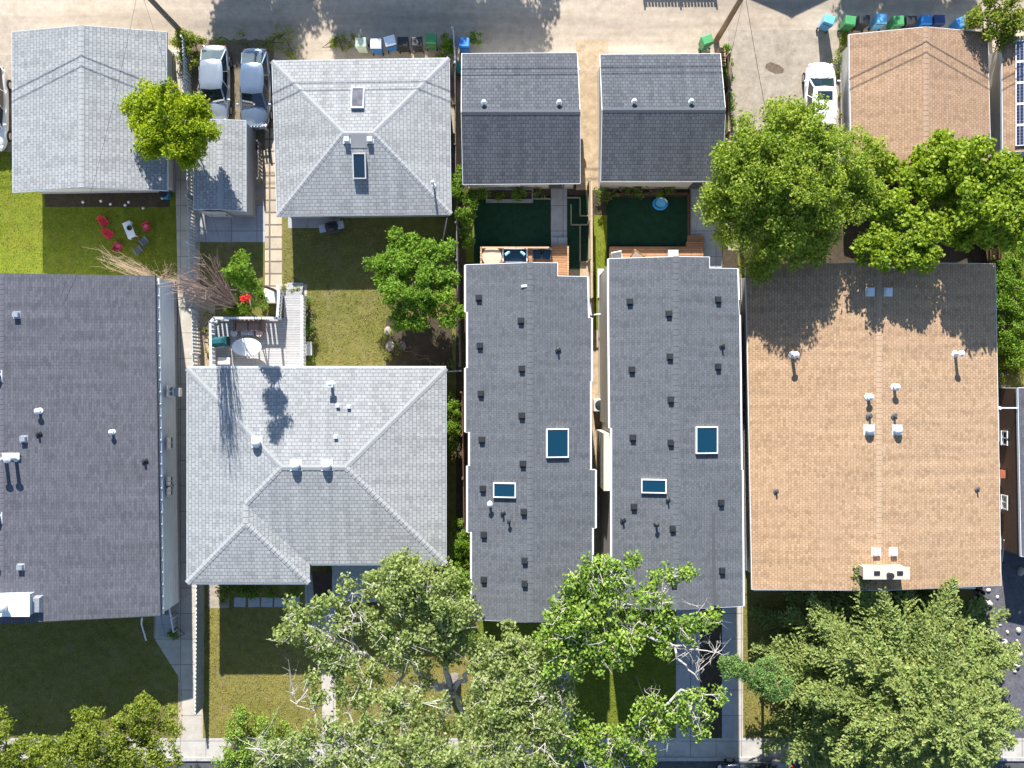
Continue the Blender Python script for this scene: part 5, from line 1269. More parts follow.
round_tree('maple_tree', 'smaller green maple between the biggest tree and the tan house ridge', 'tree', (880, 250), 3.0,
    [(905, 235, 5.6, 1.7, 1.3, 0.8), (925, 232, 5.8, 1.0, 0.9, 0.6), (880, 250, 5.6, 1.2, 1.0, 0.7), (918, 252, 5.6, 1.1, 0.7, 0.6), (890, 262, 5.5, 0.9, 0.6, 0.5), (905, 210, 5.6, 1.1, 0.8, 0.6), (885, 200, 5.6, 1.1, 1.0, 0.7)], 150, 0.25, lf_maple, bark_brown, 0.48, 1.0, 0.1, upb=1.0, asp=0.85)
round_tree('deciduous_tree', 'green tree at the alley corner above the solar panel garage', 'tree', (990, 36), 1.4,
    [(990, 22, 3.2, 1.2, 1.0, 0.8), (1000, 5, 3.4, 1.2, 1.2, 0.8), (995, 42, 2.6, 0.9, 0.6, 0.6), (1012, 20, 3.0, 0.9, 1.0, 0.6)], 120, 0.24, lf_olive, bark_brown, 0.45, 1.0, 0.1)
# trees across the alley, outside the picture, whose shade reaches into it
for px, py, lab_, sc in ((205, -195, 'leafy tree across the alley opposite the parked silver cars', 1.0), (236, -205, 'leafy tree across the alley opposite the gap left of the hip garage', 0.8), (335, -200, 'leafy tree across the alley opposite the left bins', 1.0), (388, -190, 'tall leafy tree across the alley opposite the black bins', 1.15), (445, -190, 'leafy tree across the alley opposite the left slate garage', 1.15), (497, -192, 'leafy tree across the alley at the right end of the tree row', 0.9), (900, -215, 'leafy tree across the alley opposite the bright bins', 0.9), (955, -205, 'leafy tree across the alley opposite the tan garage peak', 1.0)):
    round_tree('deciduous_tree', lab_, 'tree', (px, py), 2.5, [(px - 8, py + 4, 6.0, 2.0 * sc, 1.8 * sc, 1.6), (px + 16, py - 6, 5.4, 1.7 * sc, 1.6 * sc, 1.3), (px - 20, py - 8, 5.2, 1.6 * sc, 1.5 * sc, 1.3)], 70, 0.34, lf_mid, bark_brown, 0.7, 1.1, 0.16, 'trees across the alley')

# ---- bare shrubs with twigs, and the flowering shrub by the deck
def twig_fan(name, label, cat, base, tips, mat, n=90, r=0.018, spread=0.35, leafm=None, seed=1):
    rd = random.Random(seed); b = W(*base); root = thing(name, label, cat, b); m = MB(); tipsP = []
    for i in range(n):
        px, py, h = rd.choice(tips); q = W(px, py, h); q += Vector((rd.gauss(0, spread), rd.gauss(0, spread), rd.gauss(0, spread)))
        s = b + Vector((rd.gauss(0, 0.12), rd.gauss(0, 0.12), 0)); mid = s.lerp(q, 0.5) + Vector((rd.gauss(0, 0.12), rd.gauss(0, 0.12), 0.25))
        m.tube([s, mid, q], [r * 1.5, r, r * 0.4], 4)
        for _ in range(4):
            t = rd.uniform(0.4, 0.95); p = mid.lerp(q, t); e = p + (q - mid) * 0.3 + Vector((rd.gauss(0, 0.22), rd.gauss(0, 0.22), rd.gauss(0, 0.15)))
            m.tube([p, e], [r * 0.6, r * 0.25], 3); tipsP.append(e)
    m.build('twigs', mat, root)
    if leafm: crown('leaves', [(p.x, p.y, p.z, 0.14) for p in tipsP[::3]], 500, 0.1, leafm, root)
    return root
twig_tan = plain('tan_twig', (0.40, 0.29, 0.20), 0.85, 0.25); twig_red = plain('reddish_twig', (0.36, 0.26, 0.22), 0.85, 0.3)
lf_purple = leafmat('purple_bud', [(0.10, 0.06, 0.06), (0.2, 0.12, 0.11), (0.3, 0.19, 0.16), (0.22, 0.2, 0.08)])
twig_fan('bare_shrub', 'leafless tan shrub leaning over the left lawn by the house corner', 'shrub', (164, 284), [(105, 260, 2.6), (118, 262, 2.4), (128, 268, 2.2), (140, 272, 2.2), (152, 275, 1.8), (168, 270, 1.2)], twig_tan, 60, 0.011, 0.3, seed=2)
twig_fan('bare_tree', 'tall reddish leafless tree leaning over the walkway beside the green shrub', 'tree', (236, 306), [(178, 285, 9.6), (184, 279, 9.2), (195, 264, 8.0), (205, 260, 7.0), (200, 280, 8.0), (190, 291, 8.6), (214, 276, 6.0), (222, 290, 4.0), (205, 290, 6.0)], twig_red, 75, 0.022, 0.26, None, 3)
fl = round_tree('flowering_tree', 'slim tall green tree with red flowers above the deck railing', 'tree', (279, 292), 5.5,
    [(257, 282, 5.4, 0.45, 0.4, 0.6), (250, 279, 6.6, 0.55, 0.5, 0.7), (243, 275, 7.8, 0.6, 0.55, 0.8), (236, 272, 9.0, 0.5, 0.5, 0.8), (240, 262, 8.4, 0.4, 0.4, 0.6), (260, 302, 0.9, 0.6, 0.4, 0.4), (246, 307, 0.8, 0.9, 0.35, 0.35), (234, 303, 0.7, 0.5, 0.4, 0.3), (254, 294, 1.0, 0.6, 0.5, 0.4)], 190, 0.18, lf_bush, bark_brown, 0.33, 1.0, 0.07)
q = W(245, 299, 1.2)
crown('flowers', [(q.x - 0.15, q.y, q.z - 0.1, 0.22), (q.x + 0.2, q.y + 0.05, q.z - 0.1, 0.26)], 700, 0.13, leafmat('red_petal', [(0.35, 0.01, 0.02), (0.5, 0.02, 0.03), (0.6, 0.08, 0.06)], 0.2), fl)
def bush(label, spots, mat=lf_bush, n_per=220, leaf=0.15, rc=0.28, cat='bush', group=None, name='bush'):
    """spots: (px, py, height of the top, radius in m)"""
    B = [(px, py, h * 0.55, r, r, h * 0.45) for px, py, h, r in spots]
    return round_tree(name, label, cat, spots[0][:2], spots[0][2] * 0.3, B, n_per, leaf, mat, bark_brown, rc, 1.0, 0.04, group)
bush('yellow green bush at the foot of the left utility pole', [(183, 38, 1.4, 0.6), (196, 46, 1.2, 0.6), (188, 60, 1.0, 0.6), (201, 58, 0.7, 0.5)], lf_olive)
bush('sparse weedy shrub between the silver car and the hip garage corner', [(280, 38, 0.7, 0.8), (268, 48, 0.6, 0.6), (292, 50, 0.6, 0.6), (240, 40, 0.6, 0.5), (222, 37, 0.5, 0.5)], lf_olive, 90, 0.13)
bush('small patch of weeds left of the pale green bin', [(340, 43, 0.3, 0.5), (350, 42, 0.35, 0.45), (334, 44, 0.2, 0.3)], lf_olive, 260, 0.1, 0.2, 'weeds', name='weeds')
bush('dark green bush between the green bin and the short alley fence', [(446, 42, 1.1, 0.45), (447, 54, 1.2, 0.45), (440, 60, 0.8, 0.35), (475, 38, 0.6, 0.6)], lf_bush)
bush('narrow hedge beside the right slate garage and driveway', [(727, 50, 0.9, 0.3), (728, 62, 0.9, 0.3), (727, 76, 0.9, 0.3), (728, 92, 0.9, 0.3), (728, 108, 1.0, 0.35), (729, 124, 1.0, 0.35)], lf_bush)
bush('weeds between the white car and the tan garage wall', [(843, 44, 0.7, 0.4), (841, 58, 0.6, 0.4), (842, 72, 0.4, 0.25), (845, 36, 0.5, 0.3), (842, 95, 0.3, 0.2), (843, 115, 0.3, 0.2)], lf_olive, 200, 0.12)
bush('green bush in the gap between bungalow and infill house', [(452, 410, 1.4, 0.45), (453, 428, 1.6, 0.45), (452, 445, 1.4, 0.45), (451, 398, 0.8, 0.3)], lf_bush)
bush('tall green bush against the lower corner of the left infill house', [(461, 530, 2.2, 0.5), (462, 548, 2.6, 0.6), (460, 570, 2.6, 0.7), (463, 588, 2.2, 0.6)], lf_bush)
bush('low plants along the right railing of the grey deck', [(307, 305, 0.7, 0.3), (308, 318, 0.7, 0.3), (309, 330, 0.9, 0.35), (310, 342, 0.5, 0.25), (311, 362, 0.7, 0.3)], lf_mid, 180, 0.12, 0.2, 'plants')
bush('small green tuft at the top of the deck steps', [(285, 291, 0.4, 0.25), (293, 292, 0.6, 0.3), (299, 291, 0.4, 0.2)], lf_olive, 260, 0.1, 0.18)
bush('yellow green bush at the left corner of the bungalow bay', [(222, 589, 1.0, 0.35), (225, 598, 0.7, 0.25)], lf_olive)
bush('dark green shrubs under the bungalow bay window', [(240, 589, 0.5, 0.5), (255, 590, 0.5, 0.5), (272, 590, 0.5, 0.5), (290, 590, 0.5, 0.5)], lf_bush, 150)
bush('green plant strip behind the left slate garage planter', [(520, 195, 1.0, 0.4), (540, 193, 0.8, 0.4), (499, 195, 0.7, 0.3)], lf_bush, 120)
bush('dark plants in the bed behind the right slate garage', [(620, 190, 0.8, 0.4), (640, 189, 0.7, 0.4), (658, 190, 0.8, 0.4), (675, 190, 0.8, 0.4), (602, 195, 1.0, 0.4)], lf_mid, 110)
bush('grass tufts and weeds at the foot of the picket fence by the deck', [(206, 330, 0.35, 0.2), (206, 350, 0.3, 0.2), (207, 312, 0.3, 0.2)], lf_olive, 260, 0.1, 0.15, 'weeds', name='weeds')
bush('bright green hedge mass along the right side of the tan house', [(1000, 275, 1.3, 0.8), (1012, 285, 1.5, 0.9), (1002, 300, 1.2, 0.9), (1018, 308, 1.5, 0.9), (1003, 325, 1.1, 0.8), (1017, 335, 1.3, 0.9), (1005, 348, 1.0, 0.7), (1020, 358, 1.0, 0.7), (1003, 262, 1.0, 0.6), (1016, 256, 1.2, 0.7)], lf_bush, 130, 0.2, 0.4)
bush('scrubby weeds at the upper corner of the brown walled house', [(1005, 368, 0.5, 0.5), (1000, 378, 0.4, 0.4), (1015, 372, 0.3, 0.3), (996, 390, 0.4, 0.3)], lf_olive, 120, 0.12)
t = bush('potted dark bush at the foot of the left house steps', [(173, 634, 0.8, 0.22), (174, 633, 0.8, 0.22)], lf_bush, 300, 0.12, 0.18)
bush('little plants in the brown soil under the bungalow yard tree', [(396, 350, 0.4, 0.3), (389, 357, 0.3, 0.25), (448, 365, 0.5, 0.3), (440, 369, 0.4, 0.3), (391, 336, 0.4, 0.3)], lf_olive, 160, 0.12, 0.2)
bush('green and white leaved shrub in the bungalow front lawn', [(240, 760, 1.2, 0.9), (300, 755, 1.0, 0.8), (225, 758, 0.8, 0.6), (250, 735, 1.4, 1.3), (235, 750, 1.2, 0.9), (270, 730, 1.3, 1.0), (262, 755, 1.3, 1.2), (285, 745, 1.0, 0.9), (240, 720, 0.9, 0.8)], lf_poplar2, 95, 0.18, 0.4)
bush('bright green bush under the front trees beside the left infill house', [(478, 640, 1.6, 0.6), (482, 655, 1.6, 0.6), (490, 640, 1.2, 0.5)], lf_bush, 120)

# ---- hedge-like tree along the lower left edge
round_tree('deciduous_tree', 'olive green tree with pointed lobes along the lower left edge', 'tree', (110, 742), 1.6,
    [(60, 760, 3.4, 1.4, 0.9, 0.7), (120, 765, 3.4, 1.5, 0.9, 0.7), (165, 757, 3.2, 0.9, 0.8, 0.6), (85, 750, 3.6, 1.2, 1.0, 0.8), (105, 735, 3.8, 1.6, 1.2, 0.9), (140, 715, 3.8, 0.9, 1.1, 0.7), (125, 725, 3.9, 1.0, 1.0, 0.7), (90, 722, 3.6, 0.7, 0.8, 0.6), (70, 745, 3.5, 1.3, 1.0, 0.8), (160, 738, 3.3, 1.1, 1.2, 0.8), (130, 755, 3.6, 1.8, 1.2, 0.9), (150, 703, 3.6, 0.45, 0.5, 0.4), (84, 715, 3.5, 0.4, 0.4, 0.3), (100, 762, 3.4, 1.5, 1.0, 0.8), (165, 720, 3.0, 0.6, 0.6, 0.5)], 95, 0.22, lf_olive, bark_grey, 0.42, 1.0, 0.14, upb=0.9)
round_tree('deciduous_tree', 'olive green tree cut off by the lower left corner', 'tree', (10, 752), 1.4,
    [(15, 762, 2.8, 1.4, 0.8, 0.7), (50, 748, 2.8, 1.0, 0.8, 0.6), (8, 745, 3.0, 1.2, 1.0, 0.8), (30, 752, 2.8, 1.2, 0.9, 0.7), (0, 722, 2.8, 0.5, 0.7, 0.5), (45, 762, 2.7, 1.2, 0.8, 0.6), (-20, 740, 3.0, 1.2, 1.2, 0.8)], 100, 0.22, lf_olive, bark_grey, 0.42, 0.9, 0.12, upb=0.9)

# ---- the two big half bare poplars in front
def poplar(label, base, limbs, clumps, lmat, group, seed, bare=(), n_per=44, leaf=0.26, tr=0.3):
    limbs = [([(x, y, z * 1.16) for x, y, z in pts], a_, b__) for pts, a_, b__ in limbs]; clumps = [(x, y, z * 1.16, r_, d_) for x, y, z, r_, d_ in clumps]; bare = [(x, y, z * 1.16, max(4, int(n_ * 0.7)), s__ * 1.25) for x, y, z, n_, s__ in bare]
    rd = random.Random(seed); b = W(*base); root = thing('poplar_tree', label, 'tree', b, group=group)
    tm = MB(); lm = MB(); nodes = []
    for i, (pts, r0, r1) in enumerate(limbs):
        P = [W(*p) for p in pts]; out = []; rad = []
        for j in range(len(P) - 1):
            for s in range(4):
                t = s / 4; q = P[j].lerp(P[j + 1], t)
                if j + s > 0: q += Vector((rd.gauss(0, 0.07), rd.gauss(0, 0.07), rd.gauss(0, 0.07)))
                out.append(q); rad.append(r0 + (r1 - r0) * (j + t) / (len(P) - 1))
        out.append(P[-1]); rad.append(r1)
        (tm if i == 0 else lm).tube(out, rad, 8 if i == 0 else 6)
        if i: nodes += [(q, r) for q, r in zip(out, rad)]
    tm.build('trunk', bark_grey, root); lm.build('branch', bark_pale, root)
    tw = MB(); CL = []
    for px, py, h, rp, dens in clumps:
        c = W(px, py, h); r = rp * (H - h) / F
        near = sorted(nodes, key=lambda q: (q[0] - c).length)[rd.randrange(2)]
        a = near[0]; mid = a.lerp(c, 0.55) + Vector((rd.gauss(0, .18), rd.gauss(0, .18), rd.gauss(0, .12)))
        tw.tube([a, mid, c], [min(near[1], 0.06), 0.035, 0.018], 5)
        k = max(4, int(4.2 * r * r / 0.16 * dens))
        for _ in range(k):
            d = Vector((rd.gauss(0, 1), rd.gauss(0, 1), rd.gauss(0, 0.6))); d.normalize(); e = c + d * r * rd.uniform(0.2, 1.35)
            CL.append((e.x, e.y, e.z, rd.uniform(0.26, 0.55)))
            if rd.random() < 0.6:
                m2 = c.lerp(e, 0.5) + Vector((rd.gauss(0, .08), rd.gauss(0, .08), 0.05)); tw.tube([c, m2, e + d * rd.uniform(0, 0.3)], [0.02, 0.014, 0.006], 3)
        for _ in range(2):             # pale twigs breaking through the top of the leaves
            if rd.random() < 0.55:
                e = c + Vector((rd.gauss(0, r * 0.7), rd.gauss(0, r * 0.7), r * 0.5 + 0.35)); m2 = c.lerp(e, 0.5) + Vector((rd.gauss(0, .12), rd.gauss(0, .12), 0.18)); st_ = a.lerp(c, 0.6) + Vector((0, 0, 0.25))
                tw.tube([st_, m2, e], [0.026, 0.018, 0.007], 4)
                for _k in range(2): p = m2.lerp(e, rd.random()); tw.tube([p, p + Vector((rd.gauss(0, .25), rd.gauss(0, .25), rd.gauss(0.05, .12)))], [0.011, 0.005], 3)
    for px, py, h, n, sp in bare:      # bare dead twigs
        c = W(px, py, h); near = min(nodes, key=lambda q: (q[0] - c).length)[0]
        for _ in range(n):
            e = c + Vector((rd.gauss(0, sp), rd.gauss(0, sp), rd.gauss(0, sp * 0.6))); a = near.lerp(c, rd.uniform(0.0, 0.7)); mid = a.lerp(e, 0.5) + Vector((rd.gauss(0, .15), rd.gauss(0, .15), rd.gauss(0, .1)))
            tw.tube([a, mid, e], [0.018, 0.012, 0.005], 4)
            for _ in range(3):
                p = mid.lerp(e, rd.random()); tw.tube([p, p + Vector((rd.gauss(0, .22), rd.gauss(0, .22), rd.gauss(0, .15)))], [0.008, 0.004], 3)
    tw.build('twigs', bark_pale, root)
    crown('crown', CL, n_per, leaf, lmat, root, 0.8, 0.8, 0.62, 0.45)
    return root
L1 = [([(455, 678, 0), (454, 683, 1.6), (452, 689, 3.0)], 0.36, 0.3),
      ([(452, 689, 3.0), (446, 706, 3.8), (443, 718, 4.4), (428, 735, 5.2), (414, 750, 6.0), (390, 775, 7.0)], 0.24, 0.08),
      ([(452, 689, 3.0), (440, 686, 3.6), (428, 680, 4.4), (408, 660, 5.6), (390, 668, 6.2), (362, 655, 7.0), (335, 640, 7.4), (310, 628, 7.6), (292, 612, 7.6)], 0.22, 0.03),
      ([(408, 660, 5.6), (385, 645, 6.4), (395, 610, 7.2), (397, 575, 7.6)], 0.13, 0.03),
      ([(452, 689, 3.0), (446, 672, 4.0), (443, 655, 5.2), (436, 625, 6.6), (430, 590, 7.6)], 0.2, 0.04),
      ([(452, 689, 3.0), (463, 680, 4.0), (470, 668, 5.0), (488, 655, 6.2), (515, 645, 7.0)], 0.17, 0.03),
      ([(452, 689, 3.0), (460, 705, 4.0), (470, 732, 5.2), (488, 738, 6.0), (525, 730, 7.2), (545, 740, 7.6)], 0.15, 0.03),
      ([(470, 668, 5.0), (500, 690, 6.4), (530, 700, 7.4), (552, 690, 7.8)], 0.11, 0.03),
      ([(408, 660, 5.6), (395, 690, 6.6), (394, 705, 6.8), (380, 722, 7.0), (350, 735, 7.2)], 0.10, 0.03),
      ([(380, 722, 7.0), (350, 735, 7.2), (322, 737, 7.2), (312, 712, 7.2), (290, 700, 7.2)], 0.06, 0.02),
      ([(390, 775, 7.0), (340, 752, 7.2), (290, 750, 7.2), (245, 748, 7.0)], 0.08, 0.02),
      ([(362, 655, 7.0), (352, 640, 7.4), (352, 615, 7.6), (349, 600, 7.6)], 0.05, 0.02),
      ([(335, 640, 7.4), (330, 615, 7.6), (324, 600, 7.6)], 0.045, 0.02),
      ([(380, 660, 6.4), (390, 640, 7.2), (382, 620, 7.5)], 0.05, 0.02)]
C1 = [(345, 705, 7.2, 14, 0.45), (370, 688, 7.1, 14, 0.45), (420, 690, 6.6, 13, 0.5), (335, 740, 7.2, 15, 0.5), (300, 745, 7.1, 14, 0.5), (275, 748, 7.0, 12, 0.5), (440, 725, 6.8, 12, 0.6), (440, 700, 7.2, 10, 0.4), (400, 755, 7.4, 18, 0.7), (450, 760, 7.4, 16, 0.8), (550, 760, 7.8, 16, 0.8), (330, 670, 7.3, 12, 0.5), (448, 655, 6.2, 12, 0.9), (415, 655, 6.8, 13, 0.8), (390, 650, 7.2, 14, 0.8), (330, 720, 7.2, 10, 0.5), (375, 735, 7.3, 16, 0.8), (405, 710, 7.1, 15, 0.7), (355, 690, 7.2, 12, 0.6), (345, 765, 7.3, 16, 0.8), (300, 760, 7.1, 14, 0.6), (530, 660, 7.5, 15, 0.9), (495, 650, 7.0, 12, 0.9), (550, 725, 7.8, 16, 0.9), (530, 765, 7.8, 18, 0.8), (500, 705, 7.4, 18, 1.0), (470, 712, 6.0, 11, 0.8), (400, 568, 7.4, 16, 1.4), (388, 583, 7.2, 18, 1.3), (415, 578, 7.4, 18, 1.4), (372, 585, 7.0, 12, 1), (435, 588, 7.4, 20, 1.4), (450, 605, 7.2, 20, 1.4), (415, 600, 7.2, 20, 1.3), (395, 605, 7.2, 16, 1.1), (462, 622, 6.8, 16, 1.3), (440, 622, 7.0, 18, 1.3), (420, 630, 7.0, 18, 1.1), (400, 635, 7.2, 16, 0.9), (455, 640, 6.6, 14, 1.2), (436, 645, 6.6, 13, 1), (366, 615, 7.4, 12, 0.9), (350, 590, 7.5, 9, 0.8), (340, 603, 7.5, 10, 0.7), (322, 605, 7.6, 10, 0.9), (308, 615, 7.6, 11, 1), (294, 612, 7.6, 8, 1), (296, 628, 7.6, 11, 1.1), (288, 637, 7.6, 8, 1.1), (308, 638, 7.5, 12, 0.9), (322, 645, 7.5, 12, 0.8), (320, 662, 7.3, 12, 1), (340, 655, 7.4, 13, 0.9), (355, 668, 7.2, 13, 0.8), (372, 672, 7.0, 12, 0.6), (345, 625, 7.5, 10, 0.6), (378, 630, 7.4, 14, 0.8),
      (400, 665, 7.0, 9, 0.5), (385, 690, 7.2, 12, 0.5), (362, 700, 7.2, 11, 0.6), (342, 690, 7.2, 7, 0.5), (410, 700, 7.0, 13, 0.7), (425, 715, 7.0, 13, 0.9), (398, 722, 7.2, 15, 0.9), (370, 722, 7.2, 12, 0.6), (412, 738, 7.4, 16, 1), (385, 745, 7.4, 16, 0.9), (355, 745, 7.3, 13, 0.7), (345, 725, 7.3, 9, 0.6), (425, 758, 7.6, 17, 1.1), (395, 765, 7.6, 16, 1), (362, 765, 7.5, 15, 0.8), (435, 742, 6.8, 13, 1), (445, 762, 7.4, 16, 1.1), (330, 755, 7.3, 10, 0.6), (428, 682, 5.8, 8, 0.8), (424, 665, 6.2, 8, 0.8), (310, 680, 7.2, 5, 0.5), (316, 696, 7.2, 6, 0.5), (305, 740, 7.2, 9, 0.4), (285, 755, 7.1, 10, 0.6), (265, 760, 7.0, 9, 0.5), (320, 765, 7.2, 12, 0.7),
      (478, 658, 6.6, 12, 1), (486, 675, 7.0, 17, 1.2), (500, 660, 7.0, 14, 1), (514, 640, 7.2, 11, 1), (528, 648, 7.2, 12, 0.9), (505, 685, 7.4, 18, 1.1), (525, 675, 7.4, 17, 1), (545, 665, 7.6, 13, 1.1), (520, 700, 7.6, 18, 1.1), (492, 705, 7.2, 16, 1.1), (478, 695, 6.6, 13, 1), (540, 695, 7.8, 16, 1), (555, 710, 7.8, 15, 1), (535, 718, 7.8, 17, 1.1), (508, 722, 7.6, 17, 1.1), (482, 722, 7.0, 14, 0.9), (492, 742, 7.4, 16, 1), (518, 745, 7.8, 17, 1), (545, 742, 7.8, 14, 0.8), (470, 745, 6.8, 14, 0.9), (480, 762, 7.4, 17, 0.9), (510, 765, 7.8, 17, 0.8), (462, 730, 6.4, 10, 0.7), (560, 695, 7.6, 9, 1), (572, 688, 7.4, 7, 1.1)]
B1 = [(350, 660, 7.6, 10, 0.6), (380, 720, 7.4, 12, 0.6), (420, 720, 7.2, 10, 0.6), (340, 745, 7.4, 12, 0.7), (490, 690, 7.4, 12, 0.7), (500, 730, 7.6, 12, 0.7), (440, 610, 7.6, 8, 0.5), (360, 610, 7.6, 10, 0.5), (335, 625, 7.6, 10, 0.5), (295, 700, 7.2, 6, 0.4), (300, 680, 7.2, 5, 0.4), (390, 705, 7.2, 14, 0.6), (365, 735, 7.3, 14, 0.7), (255, 745, 7.0, 12, 0.7), (290, 748, 7.1, 12, 0.6), (530, 690, 7.6, 10, 0.6), (510, 660, 7.2, 10, 0.5), (525, 755, 7.8, 16, 0.7), (410, 640, 7.2, 10, 0.6), (400, 680, 7.0, 10, 0.6), (440, 740, 6.8, 10, 0.6), (330, 755, 7.2, 14, 0.7), (455, 715, 5.5, 8, 0.5)]
poplar('half bare poplar whose dark forked trunk shows over the front lawn', (455, 678), L1, C1, lf_poplar, 'half bare poplars along the street', 5, B1)
L2 = [([(600, 762, 0), (602, 768, 1.6), (604, 774, 3.0)], 0.34, 0.28),
      ([(604, 774, 3.0), (612, 762, 4.6), (622, 748, 6.0), (640, 728, 7.2), (660, 708, 7.8), (682, 688, 8.0), (700, 692, 8.0), (722, 698, 8.0)], 0.15, 0.02),
      ([(640, 728, 7.2), (668, 712, 7.8), (690, 705, 8.0)], 0.06, 0.02),
      ([(604, 774, 3.0), (580, 752, 4.6), (556, 712, 6.6), (558, 672, 7.6), (580, 645, 8.2), (605, 636, 8.4), (630, 634, 8.6), (652, 637, 8.6), (670, 645, 8.6), (680, 660, 8.6), (698, 680, 8.4)], 0.2, 0.03),
      ([(652, 637, 8.6), (655, 605, 8.8), (664, 590, 8.8), (680, 570, 8.8)], 0.07, 0.015),
      ([(670, 645, 8.6), (695, 650, 8.6), (722, 650, 8.6)], 0.05, 0.015),
      ([(652, 637, 8.6), (670, 622, 8.6), (690, 620, 8.6), (712, 622, 8.6)], 0.05, 0.015),
      ([(575, 650, 8.0), (580, 620, 8.6), (590, 590, 8.8), (598, 565, 8.8)], 0.1, 0.02),
      ([(575, 650, 8.0), (565, 630, 8.4), (562, 600, 8.6)], 0.08, 0.02),
      ([(605, 636, 8.4), (612, 600, 8.8), (618, 575, 8.8)], 0.07, 0.02),
      ([(580, 752, 4.6), (570, 735, 6.4), (555, 715, 7.4)], 0.09, 0.02)]
C2 = [(595, 565, 8.8, 9, 1.2), (606, 560, 8.8, 9, 1.2), (614, 572, 8.8, 8, 1), (588, 580, 8.8, 11, 1.3), (574, 580, 8.7, 10, 1.2), (602, 582, 8.8, 11, 1.3), (622, 578, 8.8, 6, 0.9), (570, 600, 8.6, 14, 1.4), (590, 600, 8.7, 15, 1.3), (612, 600, 8.8, 13, 1), (560, 615, 8.5, 13, 1.4), (580, 620, 8.6, 17, 1.4), (603, 622, 8.6, 15, 1.2), (562, 635, 8.4, 15, 1.4), (585, 645, 8.3, 16, 1.4), (608, 640, 8.5, 15, 1.3), (628, 645, 8.6, 12, 1.2), (600, 655, 8.3, 12, 1.3), (618, 656, 8.5, 10, 1.2), (560, 655, 8.2, 12, 1.2), (552, 668, 8.0, 10, 1), (575, 662, 8.2, 11, 1.3), (632, 605, 8.8, 12, 0.5), (645, 590, 8.8, 9, 0.5), (658, 582, 8.8, 9, 0.5), (672, 575, 8.8, 8, 0.8), (686, 571, 8.8, 5, 1), (640, 620, 8.7, 11, 0.6), (655, 628, 8.7, 8, 0.7), (668, 624, 8.7, 11, 1.1), (682, 630, 8.6, 11, 1.1), (695, 622, 8.6, 9, 1.1), (708, 622, 8.6, 8, 1.2), (714, 618, 8.6, 5, 1), (666, 648, 8.5, 8, 0.8), (632, 560, 8.8, 4, 0.6), (664, 602, 8.8, 8, 0.4), (548, 640, 8.3, 8, 0.9),
      (625, 740, 7.4, 12, 0.8), (612, 735, 7.2, 12, 0.8), (640, 748, 7.2, 12, 0.9), (655, 735, 7.4, 10, 0.8), (662, 722, 7.6, 10, 0.9), (676, 712, 7.8, 10, 0.9), (650, 700, 7.8, 8, 0.6), (690, 705, 8.0, 10, 0.8), (702, 695, 8.0, 8, 1), (716, 697, 8.0, 6, 1.1), (692, 722, 7.9, 9, 0.7), (706, 712, 8.0, 8, 0.7), (700, 730, 7.8, 6, 0.8), (640, 762, 6.6, 14, 0.9), (612, 755, 6.6, 15, 0.9), (585, 745, 6.8, 14, 0.9), (572, 728, 7.0, 12, 0.9), (570, 755, 7.0, 14, 0.8), (592, 765, 6.6, 14, 0.8), (650, 755, 6.8, 9, 0.8), (640, 715, 7.6, 8, 0.6), (558, 740, 7.4, 12, 0.7)]
B2 = [(640, 600, 8.8, 14, 0.6), (715, 650, 8.6, 10, 0.4), (705, 665, 8.5, 10, 0.5), (690, 655, 8.6, 10, 0.5), (700, 600, 8.7, 5, 0.4), (630, 625, 8.7, 10, 0.5), (650, 690, 7.9, 8, 0.4), (670, 735, 7.5, 8, 0.4), (585, 755, 6.8, 14, 0.7), (560, 600, 8.6, 5, 0.4), (700, 640, 8.6, 6, 0.4)]
poplar('brighter poplar reaching over the gap between the infill roofs', (600, 762), L2, C2, lf_poplar2, 'half bare poplars along the street', 9, B2)

